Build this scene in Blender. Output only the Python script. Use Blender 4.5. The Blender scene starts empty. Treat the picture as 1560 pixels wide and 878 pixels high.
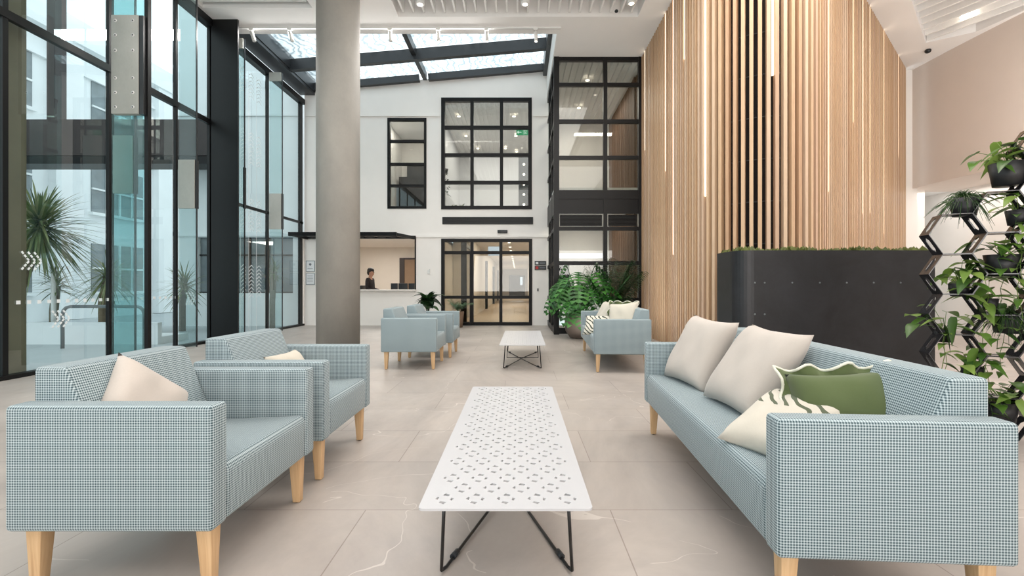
import bpy, bmesh, math, random
from mathutils import Vector, Matrix, Euler
from mathutils.geometry import tessellate_polygon
random.seed(11)
PI = math.pi
SC = bpy.context.scene
COL = SC.collection
F, CX, CY, H = 693.0, 790.0, 436.0, 1.1      # focal length (px), vanishing point, eye height
def at(px, py, Y): return Vector(((px-CX)*Y/F, Y, H-(py-CY)*Y/F))
def lin(c):
    out = []
    for v in c[:3]:
        v /= 255.0
        out.append(v/12.92 if v <= .04045 else ((v+.055)/1.055)**2.4)
    return (*out, 1.0)

# ------------------------------------------------------------------ mesh builder
class MB:
    def __init__(s): s.v = []; s.f = []; s.sm = []
    def add(s, vs, fs, smooth=False):
        n = len(s.v); s.v += [tuple(v) for v in vs]
        for f in fs: s.f.append(tuple(n+i for i in f)); s.sm.append(smooth)
    def box(s, x0, x1, y0, y1, z0, z1, M=None):
        vs = [Vector((x, y, z)) for z in (z0, z1) for y in (y0, y1) for x in (x0, x1)]
        if M: vs = [M @ v for v in vs]
        s.add(vs, [(0,2,3,1), (4,5,7,6), (0,1,5,4), (2,6,7,3), (0,4,6,2), (1,3,7,5)])
    def bar(s, a, b, w, h, up=Vector((0,0,1))):
        a, b = Vector(a), Vector(b); d = (b-a); L = d.length; d.normalize()
        if abs(d.dot(up)) > .98: up = Vector((0,1,0))
        r = d.cross(up).normalized(); u = r.cross(d).normalized()
        M = Matrix((( r.x, d.x, u.x, a.x), (r.y, d.y, u.y, a.y), (r.z, d.z, u.z, a.z), (0,0,0,1)))
        s.box(-w/2, w/2, 0, L, -h/2, h/2, M)
    def tube(s, pts, r, n=8, cap=True):
        pts = [Vector(p) for p in pts]; rs = r if isinstance(r, (list, tuple)) else [r]*len(pts)
        ref = None; vs = []
        for i, p in enumerate(pts):
            t = (pts[min(i+1, len(pts)-1)]-pts[max(i-1, 0)]).normalized()
            if ref is None: ref = Vector((0,0,1)) if abs(t.z) < .9 else Vector((1,0,0))
            a = (ref - t*ref.dot(t)).normalized(); b = t.cross(a); ref = a
            for k in range(n):
                an = 2*PI*k/n; vs.append(p+(a*math.cos(an)+b*math.sin(an))*rs[i])
        fs = []
        for i in range(len(pts)-1):
            for k in range(n):
                k2 = (k+1) % n; fs.append((i*n+k, i*n+k2, (i+1)*n+k2, (i+1)*n+k))
        s.add(vs, fs, True)
        if cap:
            m = len(s.v)-len(vs)
            s.f.append(tuple(m+k for k in reversed(range(n)))); s.sm.append(False)
            s.f.append(tuple(m+len(vs)-n+k for k in range(n))); s.sm.append(False)
    def lathe(s, prof, c=(0,0,0), n=24, M=None):
        vs = []
        for r, z in prof:
            for k in range(n):
                a = 2*PI*k/n; v = Vector((c[0]+r*math.cos(a), c[1]+r*math.sin(a), c[2]+z))
                vs.append(M @ v if M else v)
        fs = []
        for i in range(len(prof)-1):
            for k in range(n):
                k2 = (k+1) % n; fs.append((i*n+k, i*n+k2, (i+1)*n+k2, (i+1)*n+k))
        fs.append(tuple(reversed(range(n)))); fs.append(tuple((len(prof)-1)*n+k for k in range(n)))
        s.add(vs, fs, True)
    def ball(s, c, rx, ry, rz, n=14, m=9, M=None):
        vs = []; fs = []
        for i in range(m+1):
            ph = PI*i/m
            for k in range(n):
                th = 2*PI*k/n
                v = Vector((c[0]+rx*math.sin(ph)*math.cos(th), c[1]+ry*math.sin(ph)*math.sin(th), c[2]-rz*math.cos(ph)))
                vs.append(M @ v if M else v)
        for i in range(m):
            for k in range(n):
                k2 = (k+1) % n; fs.append((i*n+k, i*n+k2, (i+1)*n+k2, (i+1)*n+k))
        s.add(vs, fs, True)
    def plate(s, outer, holes, t0, t1, fn):
        """flat plate with holes: 2D loops, fn(u,v,t)->3D"""
        loops = [outer]+list(holes)
        flat = [p for l in loops for p in l]
        tri = tessellate_polygon([[Vector((p[0], p[1], 0)) for p in l] for l in loops])
        n = len(flat)
        vs = [fn(p[0], p[1], t0) for p in flat]+[fn(p[0], p[1], t1) for p in flat]
        fs = []
        for t in tri: fs.append(tuple(t)); fs.append(tuple(n+i for i in reversed(t)))
        o = 0
        for l in loops:
            m = len(l)
            for i in range(m):
                j = (i+1) % m; fs.append((o+i, o+j, n+o+j, n+o+i))
            o += m
        s.add(vs, fs)
    def build(s, name, mat, parent=None, bevel=0, seg=2, uv=False, smooth=None, M=None):
        me = bpy.data.meshes.new(name)
        me.from_pydata([tuple(M @ Vector(v)) for v in s.v] if M else s.v, [], s.f)
        me.polygons.foreach_set('use_smooth', s.sm if smooth is None else [smooth]*len(s.f))
        if bevel:
            bm = bmesh.new(); bm.from_mesh(me)
            bmesh.ops.remove_doubles(bm, verts=bm.verts, dist=1e-5)
            bmesh.ops.recalc_face_normals(bm, faces=bm.faces)
            es = [e for e in bm.edges if len(e.link_faces) == 2 and e.calc_face_angle(0) > .35]
            bmesh.ops.bevel(bm, geom=es, offset=bevel, segments=seg, affect='EDGES', profile=.5)
            for f in bm.faces: f.smooth = True
            bm.to_mesh(me); bm.free()
            try: me.set_sharp_from_angle(angle=.9)
            except Exception: pass
        else:
            bm = bmesh.new(); bm.from_mesh(me); bmesh.ops.recalc_face_normals(bm, faces=bm.faces); bm.to_mesh(me); bm.free()
        if uv:
            L = me.uv_layers.new(name='UVMap')
            for p in me.polygons:
                n = p.normal; a = (abs(n.x), abs(n.y), abs(n.z)); k = a.index(max(a))
                for li in p.loop_indices:
                    c = me.vertices[me.loops[li].vertex_index].co
                    L.data[li].uv = ((c.y, c.z), (c.x, c.z), (c.y, c.x))[k]
        me.validate()
        if mat: me.materials.append(mat)
        o = bpy.data.objects.new(name, me); COL.objects.link(o)
        if parent: o.parent = parent
        return o

def tag(o, label=None, cat=None, group=None, kind=None):
    if label: o['label'] = label
    if cat: o['category'] = cat
    if group: o['group'] = group
    if kind: o['kind'] = kind
    return o
def empty(name, loc=(0,0,0), rz=0, label=None, cat=None, group=None, kind=None):
    o = bpy.data.objects.new(name, None); COL.objects.link(o); o.location = loc; o.rotation_euler = (0,0,rz)
    o.empty_display_size = .1
    return tag(o, label, cat, group, kind)
def copy_tree(o, parent=None, loc=None, rz=None, label=None, group=None):
    c = o.copy(); COL.objects.link(c); c.parent = parent
    if loc is not None: c.location = loc
    if rz is not None: c.rotation_euler = (0,0,rz)
    if label: c['label'] = label
    if group: c['group'] = group
    for ch in list(o.children): copy_tree(ch, c)
    return c
def struct(mb, name, mat, parent=None, **k):
    o = mb.build(name, mat, parent, **k); o['kind'] = 'structure'; return o

# ------------------------------------------------------------------ materials
class NT:
    def __init__(s, name):
        s.m = bpy.data.materials.new(name); s.m.use_nodes = True; s.t = s.m.node_tree
        s.t.nodes.clear(); s.out = s.n('ShaderNodeOutputMaterial')
    def n(s, ty, **k):
        nd = s.t.nodes.new(ty)
        for a, v in k.items(): setattr(nd, a, v)
        return nd
    def l(s, a, b): s.t.links.new(a, b)
    def val(s, sock, v):
        if hasattr(v, 'is_output') or isinstance(v, bpy.types.NodeSocket): s.l(v, sock)
        else: sock.default_value = v
    def math(s, op, a, b=0.0, c=None):
        m = s.n('ShaderNodeMath', operation=op); s.val(m.inputs[0], a); s.val(m.inputs[1], b)
        if c is not None: s.val(m.inputs[2], c)
        return m.outputs[0]
    def mix(s, f, a, b, mode='MIX'):
        m = s.n('ShaderNodeMix', data_type='RGBA', blend_type=mode)
        s.val(m.inputs[0], f); s.val(m.inputs[6], a); s.val(m.inputs[7], b); return m.outputs[2]
    def noise(s, scale, vec=None, detail=3, rough=.5, dist=0, out=0):
        m = s.n('ShaderNodeTexNoise'); m.inputs['Scale'].default_value = scale; m.inputs['Detail'].default_value = detail
        m.inputs['Roughness'].default_value = rough; m.inputs['Distortion'].default_value = dist
        if vec: s.l(vec, m.inputs['Vector'])
        return m.outputs[out]
    def coord(s, kind='Object', scale=(1,1,1), loc=(0,0,0)):
        c = s.n('ShaderNodeTexCoord'); m = s.n('ShaderNodeMapping'); s.l(c.outputs[kind], m.inputs[0])
        m.inputs['Scale'].default_value = scale; m.inputs['Location'].default_value = loc
        return m.outputs[0]
    def ramp(s, f, stops):
        r = s.n('ShaderNodeValToRGB'); s.l(f, r.inputs[0]); e = r.color_ramp.elements
        while len(e) < len(stops): e.new(.5)
        for i, (p, c) in enumerate(stops): e[i].position = p; e[i].color = c
        return r.outputs[0]
    def bsdf(s, color, rough=.5, metal=0, spec=.5, bump=None, bstr=.2, bdist=.01, **k):
        b = s.n('ShaderNodeBsdfPrincipled'); s.val(b.inputs['Base Color'], color); s.val(b.inputs['Roughness'], rough)
        b.inputs['Metallic'].default_value = metal; b.inputs['Specular IOR Level'].default_value = spec
        for kk, v in k.items(): s.val(b.inputs[kk.replace('_', ' ')], v)
        if bump is not None:
            bp = s.n('ShaderNodeBump'); bp.inputs['Strength'].default_value = bstr; bp.inputs['Distance'].default_value = bdist
            s.l(bump, bp.inputs['Height']); s.l(bp.outputs[0], b.inputs['Normal'])
        return b.outputs[0]
    def done(s, sh): s.l(sh, s.out.inputs[0]); return s.m

def plain(name, rgb, rough=.5, var=.06, scale=6, metal=0, spec=.5, bstr=0):
    t = NT(name); c = lin(rgb); v = t.coord()
    nz = t.noise(scale, v, 4)
    dark = tuple(x*(1-var*2) for x in c[:3])+(1,); lite = tuple(min(1, x*(1+var)) for x in c[:3])+(1,)
    colr = t.mix(nz, dark, lite)
    return t.done(t.bsdf(colr, rough, metal, spec, bump=nz if bstr else None, bstr=bstr))
def emit(name, rgb, st):
    t = NT(name); e = t.n('ShaderNodeEmission'); e.inputs[0].default_value = lin(rgb); e.inputs[1].default_value = st
    return t.done(e.outputs[0])
def glassy(name, tint, refl=.12, rough=.0, haze=0.0, hazecol=(220,230,230)):
    t = NT(name); tr = t.n('ShaderNodeBsdfTransparent'); tr.inputs[0].default_value = lin(tint)
    gl = t.n('ShaderNodeBsdfGlossy'); gl.inputs['Roughness'].default_value = rough; gl.inputs[0].default_value = (1,1,1,1)
    g = t.n('ShaderNodeNewGeometry'); dp = t.n('ShaderNodeVectorMath', operation='DOT_PRODUCT'); t.l(g.outputs['Incoming'], dp.inputs[0]); t.l(g.outputs['Normal'], dp.inputs[1])
    k = t.math('SUBTRACT', 1, t.math('ABSOLUTE', dp.outputs['Value'])); f = t.math('ADD', refl, t.math('MULTIPLY', t.math('POWER', k, 4.5), .75)); f = t.math('MINIMUM', f, .85)
    mx = t.n('ShaderNodeMixShader'); t.l(f, mx.inputs[0]); t.l(tr.outputs[0], mx.inputs[1]); t.l(gl.outputs[0], mx.inputs[2])
    sh = mx.outputs[0]
    if haze:
        d = t.n('ShaderNodeBsdfDiffuse'); d.inputs[0].default_value = lin(hazecol)
        tl = t.n('ShaderNodeBsdfTranslucent'); tl.inputs[0].default_value = lin(hazecol)
        m3 = t.n('ShaderNodeMixShader'); m3.inputs[0].default_value = .5; t.l(d.outputs[0], m3.inputs[1]); t.l(tl.outputs[0], m3.inputs[2])
        m2 = t.n('ShaderNodeMixShader'); m2.inputs[0].default_value = haze; t.l(sh, m2.inputs[1]); t.l(m3.outputs[0], m2.inputs[2]); sh = m2.outputs[0]
    return t.done(sh)

M = {}
M['wall'] = plain('white_plaster', (243,239,234), .75, .02, 3)
M['ceil'] = plain('ceiling_white', (246,244,242), .8, .015, 3)
M['baffle'] = plain('baffle_white', (244,243,241), .7, .02, 5)
M['warmwall'] = plain('warm_wall', (228,221,211), .7, .03, 3)
M['black'] = plain('black_steel', (15,15,16), .42, .15, 8, spec=.3)
M['dkblack'] = plain('black_frame', (10,9,10), .45, .1, 8, spec=.25)
M['fin'] = plain('fin_steel', (30,31,33), .3, .1, 8)
M['gutter'] = plain('gutter_steel', (40,42,45), .38, .12, 5)
M['louvre'] = plain('louvre_black', (20,20,22), .55, .1, 30)
M['ext_brown'] = plain('brown_cladding', (50,38,35), .5, .2, 4)
M['ext_white'] = plain('exterior_render', (240,243,244), .8, .05, 1.5)
M['ext_grey'] = plain('exterior_grey', (186,190,192), .8, .06, 2)
M['ext_glass'] = plain('exterior_window_glass', (130,140,144), .15, .3, 2)
M['ground'] = plain('paving', (184,190,192), .8, .06, 2)
M['beige_post'] = plain('olive_post', (120,112,90), .6, .15, 3)
M['steel'] = plain('brushed_rail', (120,126,128), .3, .08, 12, metal=.7)
M['paper'] = plain('paper', (228,230,232), .6, .03, 40)
M['ink'] = plain('grey_print', (120,126,134), .6, .03, 40)
M['red'] = plain('red_mark', (190,40,40), .5, .03, 40)
M['offwhite'] = plain('counter_white', (236,230,224), .5, .015, 3)
M['skin'] = plain('skin', (190,140,115), .55, .04, 30)
M['hair'] = plain('black_hair', (22,18,18), .6, .2, 60)
M['cloth'] = plain('dark_jumper', (34,28,30), .85, .15, 30)
M['plastic'] = plain('black_plastic', (28,32,36), .4, .1, 10)
M['taupe'] = plain('taupe_pot', (112,98,90), .6, .06, 8)
M['tan_pot'] = plain('tan_pot', (130,105,85), .6, .08, 8)
M['pot_black'] = plain('black_pot', (34,34,37), .45, .1, 12)
M['soil'] = plain('soil', (50,38,30), .9, .3, 40)
M['hexmetal'] = plain('trellis_black', (34,34,38), .22, .1, 6, spec=.8)
M['piping'] = plain('cream_trim', (222,220,205), .8, .03, 60)
M['strip'] = emit('led_strip', (255,236,208), 2.2)
M['lamp'] = emit('downlight_glow', (255,240,220), 7)
M['panel_glow'] = emit('pale_blue_panel', (205,220,235), 1.1)
M['exit_green'] = emit('exit_green', (40,170,110), .9)
M['exit_white'] = emit('exit_white', (235,255,245), 1.2)
M['marks'] = plain('frosted_marks', (238,242,243), .6, .01, 9)
M['glass'] = glassy('clear_glass', (226,240,238), .07)
M['wallglass'] = glassy('facade_glass', (226,236,236), .11)
M['finglass'] = glassy('fin_glass', (216,234,234), .03, haze=.12, hazecol=(200,222,223))
M['tealglass'] = glassy('teal_fin_glass', (176,218,221), .04, haze=.16, hazecol=(160,205,208))
M['lobbyglass'] = glassy('inner_glass', (222,224,220), .05)

def sky_glass():
    t = NT('skylight_glass'); v = t.coord('Object', (1,1,1))
    w = t.n('ShaderNodeTexWave'); t.l(v, w.inputs[0]); w.inputs['Scale'].default_value = 1.6; w.inputs['Distortion'].default_value = 14
    w.inputs['Detail'].default_value = 3; w.inputs['Detail Scale'].default_value = 1.3
    f = t.ramp(w.outputs[1], [(.0, lin((168,178,182))), (.35, lin((226,232,234))), (1, lin((250,252,252)))])
    tr = t.n('ShaderNodeBsdfTransparent'); t.l(f, tr.inputs[0])
    tl = t.n('ShaderNodeBsdfTranslucent'); t.l(f, tl.inputs[0])
    mx = t.n('ShaderNodeMixShader'); mx.inputs[0].default_value = .15; t.l(tr.outputs[0], mx.inputs[1]); t.l(tl.outputs[0], mx.inputs[2])
    return t.done(mx.outputs[0])
M['skyglass'] = sky_glass()

def fabric(name, light, dark, p=.0088):
    t = NT(name); c = t.n('ShaderNodeTexCoord'); sx = t.n('ShaderNodeSeparateXYZ'); t.l(c.outputs['UV'], sx.inputs[0])
    u = t.math('FRACT', t.math('DIVIDE', sx.outputs[0], p)); v = t.math('FRACT', t.math('DIVIDE', sx.outputs[1], p))
    a = t.math('GREATER_THAN', u, .55); b = t.math('GREATER_THAN', v, .55)
    both = t.math('MULTIPLY', a, b); anyy = t.math('MAXIMUM', a, b)
    val = t.math('ADD', t.math('MULTIPLY', anyy, .55), t.math('MULTIPLY', both, .45))
    nz = t.noise(1.6, t.coord(), 3)
    col = t.mix(val, lin(dark), lin(light)); col = t.mix(t.math('MULTIPLY', nz, .12), col, lin((120,130,130)))
    return t.done(t.bsdf(col, .9, spec=.15, bump=val, bstr=.15, bdist=.001, Sheen_Weight=.15))
M['fabric'] = fabric('houndstooth_blue', (188,202,206), (56,78,86))

def woodmat(name, c0, c1, c2, axis=2, island=False):
    t = NT(name); sc = [14,14,14]; sc[axis] = .8
    v = t.coord('Object', tuple(sc)); n1 = t.noise(2.2, v, 5, .6, 1.5); n2 = t.noise(.9, v, 2)
    col = t.ramp(n1, [(.25, lin(c0)), (.55, lin(c1)), (.8, lin(c2))])
    if island:
        g = t.n('ShaderNodeNewGeometry')
        tintc = t.ramp(g.outputs['Random Per Island'], [(0, lin((176,140,114))), (.3, lin((210,184,154))), (.55, lin((194,162,130))), (.8, lin((222,204,182))), (1, lin((186,156,138)))])
        col = t.mix(.62, col, tintc)
    return t.done(t.bsdf(col, .5, spec=.35, bump=n1, bstr=.05))
M['leg'] = woodmat('pale_ash', (186,146,104), (208,172,130), (220,190,150))
M['slat'] = woodmat('oak_slats', (176,130,92), (206,164,122), (226,190,150), island=True)
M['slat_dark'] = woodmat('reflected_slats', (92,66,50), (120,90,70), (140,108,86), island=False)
M['backing'] = plain('slat_backing', (26,18,15), .8, .1, 3)

def floor_mat(name, base, dark, warm, tiles=True, vein=.5):
    t = NT(name); v = t.coord('Object', (1,1,1), (.15, -.405, 0))
    big = t.ramp(t.noise(.9, t.coord('Object', (1,.6,1)), 7, .68, .8), [(.3, (0,0,0,1)), (.66, (1,1,1,1))]); mid = t.noise(3, v, 6, .65, .4)
    col = t.mix(big, lin(dark), lin(base)); col = t.mix(t.math('MULTIPLY', mid, .55), col, lin(warm))
    vn = t.noise(.95, t.coord('Object', (1,1.5,1)), 3, .5, .5)
    vv = t.math('ABSOLUTE', t.math('SUBTRACT', vn, .5)); vv = t.math('LESS_THAN', vv, .0017)
    msk = t.math('GREATER_THAN', t.noise(.9, t.coord('Object', (1,1,1), (7,3,0)), 2), .53)
    col = t.mix(t.math('MULTIPLY', t.math('MULTIPLY', vv, msk), vein), col, lin((222,214,206)))
    if tiles:
        b = t.n('ShaderNodeTexBrick'); t.l(v, b.inputs['Vector']); b.inputs['Scale'].default_value = 1; b.offset = .5
        b.inputs['Brick Width'].default_value = 1.2; b.inputs['Row Height'].default_value = .61; b.inputs['Mortar Size'].default_value = .0028
        b.inputs['Mortar Smooth'].default_value = .1; b.inputs['Color1'].default_value = (.9,.9,.9,1); b.inputs['Color2'].default_value = (1,1,1,1)
        b.inputs['Mortar'].default_value = (.62,.58,.56,1)
        col = t.mix(1, col, b.outputs[0], 'MULTIPLY')
    return t.done(t.bsdf(col, t.math('ADD', t.math('MULTIPLY', mid, .15), .34), spec=.42))
M['floor'] = floor_mat('stone_tile', (190,182,176), (146,139,136), (194,180,167), True, .5)
M['cfloor'] = floor_mat('corridor_floor', (206,186,164), (192,170,146), (210,192,170), False, 0)

def concrete(name, a, b):
    t = NT(name); v = t.coord('Object', (1,1,.7)); n1 = t.noise(1.2, v, 5, .6); n2 = t.noise(40, v, 3)
    col = t.ramp(n1, [(.3, lin(a)), (.7, lin(b))]); col = t.mix(t.math('MULTIPLY', n2, .1), col, lin((90,90,86)))
    return t.done(t.bsdf(col, .75, spec=.3, bump=n2, bstr=.08))
M['concrete'] = concrete('raw_concrete', (146,143,137), (170,165,157))
M['plate'] = concrete('concrete_plate', (160,162,156), (186,188,182))
def darkpanel():
    t = NT('blackened_steel'); v = t.coord('Object', (1,1,1)); n1 = t.noise(2.5, v, 6, .7, .5)
    col = t.ramp(n1, [(.3, lin((24,24,26))), (.75, lin((44,44,48)))])
    return t.done(t.bsdf(col, .42, spec=.5, metal=.2))
M['planter'] = darkpanel()
def linen(name, c, stripe=None):
    t = NT(name); v = t.coord('Object'); n = t.noise(180, v, 2); n2 = t.noise(7, v, 3)
    col = t.mix(n2, lin(tuple(x*.93 for x in c)), lin(c)); col = t.mix(t.math('MULTIPLY', n, .18), col, lin(tuple(x*.75 for x in c)))
    if stripe:
        w = t.n('ShaderNodeTexWave'); t.l(t.coord('Object', (1,1,1)), w.inputs[0]); w.inputs['Scale'].default_value = 9
        w.inputs['Distortion'].default_value = 5; w.inputs['Detail'].default_value = 1; w.bands_direction = 'DIAGONAL'
        s1 = t.math('GREATER_THAN', w.outputs[1], .72)
        sx = t.n('ShaderNodeSeparateXYZ'); t.l(t.n('ShaderNodeTexCoord').outputs['Object'], sx.inputs[0])
        zone = t.math('GREATER_THAN', sx.outputs[1], stripe[1])
        col = t.mix(t.math('MULTIPLY', s1, zone), col, lin(stripe[0]))
    return t.done(t.bsdf(col, .95, spec=.1, bump=n, bstr=.1, bdist=.002, Sheen_Weight=.2))
M['linen'] = linen('cream_linen', (206,196,187))
M['linen2'] = linen('cream_cotton', (216,209,194))
M['greenwool'] = linen('green_boucle', (92,104,68))
M['pattern'] = linen('striped_throw', (222,214,200), ((92,98,78), .03))
M['pattern2'] = linen('leaf_print', (224,220,206), ((60,68,58), -1))
def leafmat(name, a, b, c):
    t = NT(name); g = t.n('ShaderNodeNewGeometry')
    col = t.ramp(g.outputs['Random Per Island'], [(0, lin(a)), (.5, lin(b)), (1, lin(c))])
    nz = t.noise(12, t.coord(), 2); col = t.mix(t.math('MULTIPLY', nz, .35), col, lin(tuple(x*.6 for x in a)))
    b1 = t.bsdf(col, .38, spec=.5); tl = t.n('ShaderNodeBsdfTranslucent'); t.l(col, tl.inputs[0])
    mx = t.n('ShaderNodeMixShader'); mx.inputs[0].default_value = .25; t.l(b1, mx.inputs[1]); t.l(tl.outputs[0], mx.inputs[2])
    return t.done(mx.outputs[0])
M['leaf'] = leafmat('pothos_leaf', (46,84,32), (92,132,48), (150,178,88))
M['leafdark'] = leafmat('dark_leaf', (24,48,26), (42,76,38), (70,108,60))
M['monstera'] = leafmat('monstera_leaf', (28,70,26), (48,108,40), (80,146,60))
M['fern'] = leafmat('fern_leaf', (70,104,74), (96,132,98), (124,156,122))
M['yucca'] = leafmat('yucca_leaf', (70,88,48), (110,128,70), (168,166,120))
M['grass'] = leafmat('rush_leaf', (34,62,28), (54,88,40), (84,118,60))
M['moss'] = leafmat('moss', (84,96,44), (112,120,60), (140,146,84))
M['trunk'] = plain('trunk', (110,96,76), .9, .25, 12)
M['white_metal'] = plain('white_powdercoat', (190,190,193), .38, .008, 3)
M['wire'] = plain('black_wire', (16,16,17), .35, .1, 20)
M['whiteplastic'] = plain('white_plastic', (226,226,224), .45, .01, 9)

# ------------------------------------------------------------------ SETTING
XL, YB, ZC = -6.03, 12.7, 6.3
rect = lambda x0, x1, z0, z1: [(x0, z0), (x1, z0), (x1, z1), (x0, z1)]
mb = MB(); mb.box(XL, 10.9, -6, YB, -.12, 0); struct(mb, 'floor', M['floor'])
skyz = lambda X: 7.16+.085*(X-.7)
# back wall (plane Y = 12.7), openings: reception hatch, entrance, two upper windows
mb = MB()
wallout = [(XL+.05, 0), (-2.16, 0), (-2.16, 2.42), (.38, 2.42), (.38, 0), (.85, 0), (.85, skyz(.85)), (XL+.05, skyz(XL))]
HAT = (-5.25, -2.86, .96, 2.44); W1 = (-3.66, -2.57, 3.26, 5.79); W2 = (-2.16, .37, 3.24, 6.36)
mb.plate(wallout, [rect(*HAT), rect(*W1), rect(*W2)], YB, YB+.22, lambda u, v, t: Vector((u, t, v)))
struct(mb, 'wall_back', M['wall'])
mb = MB()
for (z, x0, x1) in ((2.49, XL+.1, .84), (5.86, XL+.1, -2.2), (5.86, .41, .84)): mb.box(x0, x1, YB-.035, YB-.001, z-.03, z+.03)
struct(mb, 'trim_1', M['wall'])
# right side walls
mb = MB(); mb.plate([(9.6, 11.35)]+[(9.48+.72*((11.0-y_)/6.0)**2, y_) for y_ in [11.0-.3*q for q in range(21)]]+[(10.2, -6), (10.9, -6), (10.9, 11.35)], [], 3.45, ZC+.02, lambda u, v, t: Vector((u, v, t)))
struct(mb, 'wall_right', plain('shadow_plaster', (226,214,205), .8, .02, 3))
mb = MB(); mb.box(10.8, 10.95, -6, 12.6, 0, 3.46); mb.box(9.3, 10.9, 12.4, 12.6, 0, 3.5); mb.box(9.62, 10.0, 11.2, 11.5, 0, 3.46); mb.box(9.3, 9.6, 10.95, 11.6, 0, ZC)
struct(mb, 'wall_side', M['wall'])
mb = MB(); mb.box(9.55, 10.95, -6, 12.5, 3.46, 3.5); struct(mb, 'ceiling_low', M['ceil'])
mb = MB(); mb.box(XL, 10.9, -6.2, -6, 0, ZC+.2); struct(mb, 'wall_rear', M['wall'])

# ceiling with three recessed bays
bayL = [(-5.9, 5.6), (-3.85, 5.6), (-3.85, 8.5), (-5.9, 8.5)]
bayM = [(-2.32, 1.5), (2.3, 1.5), (2.3, 8.78), (-2.32, 8.78)]
bayR = [(5.35, 6.6), (8.7, 9.72), (9.35, 9.3), (9.6, 8.3), (9.6, 4.6), (6.5, 4.6)]
mb = MB()
mb.plate([(XL-.1, -6), (10.9, -6), (10.9, 11.3), (.80, 11.3), (.80, 9.38), (XL-.1, 9.38)], [bayL, bayM, bayR], ZC, ZC+.45, lambda u, v, t: Vector((u, v, t)))
struct(mb, 'ceiling', M['ceil'])
mb = MB()
mb.box(-6.1, -3.6, 5.4, 8.8, ZC+.45, ZC+.6); mb.box(-2.6, 2.6, 1.2, 9.0, ZC+.45, ZC+.6); mb.box(5.2, 9.8, 4.3, 9.9, ZC+.45, ZC+.6)
struct(mb, 'ceiling_recess', M['ceil'])
mb = MB(); mb.box(.785, 1.0, 9.4, YB+.1, ZC+.015, 7.5); mb.box(XL, .9, 9.2, 9.38, ZC+.45, 7.4)
struct(mb, 'wall_lightwell', M['wall'])

def baffles(name, lab, segs, z0=ZC+.03, z1=ZC+.25, w=.035):
    mb = MB()
    for a, b in segs:
        mb.bar((a[0], a[1], (z0+z1)/2), (b[0], b[1], (z0+z1)/2), w, z1-z0)
    return struct(mb, name, M['baffle'])
baffles('ceiling_baffles', '', [((-2.2+.198*i, 1.6), (-2.2+.198*i, 8.7)) for i in range(23)])
baffles('ceiling_baffles', '', [((-5.85, 5.75+.26*i), (-3.9, 5.75+.26*i)) for i in range(11)])
seg = []
for i in range(15):
    t = i/14; a = (5.6+3.1*t, 6.83+2.85*t); d = (.47, -.88)
    L = 4.6
    L = min(L, (9.5-a[0])/d[0] if a[0] < 9.5 else .1, (a[1]-4.7)/.88)
    if L > .15: seg.append((a, (a[0]+d[0]*L, a[1]+d[1]*L)))
baffles('ceiling_baffles', '', seg, ZC+.02, ZC+.3, .045)

# skylight
mb = MB()
x0, x1 = -5.72, .80
for (ya, yb) in ((9.3, 11.3), (11.42, 12.7)):
    mb.add([(x0, ya, skyz(x0)+.14), (x1, ya, skyz(x1)+.14), (x1, yb, skyz(x1)+.14), (x0, yb, skyz(x0)+.14)], [(0,1,2,3)])
sk = struct(mb, 'window_1', M['skyglass'])
mb = MB()
mb.bar((x0-.2, 11.35, skyz(x0-.2)-.02), (x1, 11.35, skyz(x1)-.02), .14, .27)
mb.bar((x0-.2, 12.62, skyz(x0-.2)+.0), (-2.75, 12.62, skyz(-2.75)+.0), .12, .18)
mb.bar((-2.5, 12.62, skyz(-2.5)+.0), (x1-.1, 12.62, skyz(x1)+.0), .12, .18)
mb.bar((-2.6, 9.4, 6.93), (-2.6, 12.66, 6.93), .11, .2)
mb.box(.68, .79, 9.4, 12.66, 6.95, 7.35)
o = struct(mb, 'skylight_beam', M['gutter'], sk); 
# gutter beam over the glazed wall
mb = MB(); mb.box(XL-.05, -5.68, 9.0, YB-.02, 6.42, 6.62); mb.box(-5.78, -5.66, 9.0, YB-.02, 6.5, 6.85); struct(mb, 'trim_2', M['gutter'])

# glazed left wall
mb = MB(); mb.add([(XL, -6, .02), (XL, YB, .02), (XL, YB, 6.25), (XL, -6, 6.25)], [(0,1,2,3)]); gw = struct(mb, 'window_2', M['wallglass'])
mb = MB(); X = XL
for (y, w) in ((12.58, .16), (10.92, .07), (9.42, .06), (8.9, .1), (8.0, .05), (6.72, .08), (5.33, .06), (3.9, .07), (2.4, .07), (0.8, .07), (-1, .07), (-3, .07)):
    mb.box(X-.035, X+.02, y-w/2, y+w/2, 0, 6.3)
mb.box(X-.04, X+.02, 8.9, YB, 2.83, 2.89)
mb.box(X-.04, X+.03, -6, 9.0, 4.25, 4.35)
mb.box(X-.08, X+.07, -6, YB, 6.16, 6.3); mb.box(X-.06, X+.06, -6, YB, 0, .05)
struct(mb, 'window_frame', M['black'], gw)
# steel column in the glazed wall
mb = MB(); y0, y1 = 8.5, 8.98
xa, xb = -5.98, -5.5
mb.box(-5.99, -5.47, 8.86, 8.9, 0, ZC); mb.box(-5.99, -5.7, 9.2, 9.24, 0, ZC); mb.box(-5.76, -5.7, 8.9, 9.2, 0, ZC); mb.box(-5.99, -5.9, 8.9, 9.2, 0, ZC)
sc = tag(mb.build('steel_column', M['black']), 'black steel H section column standing at the glazed left wall', 'column')

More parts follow.
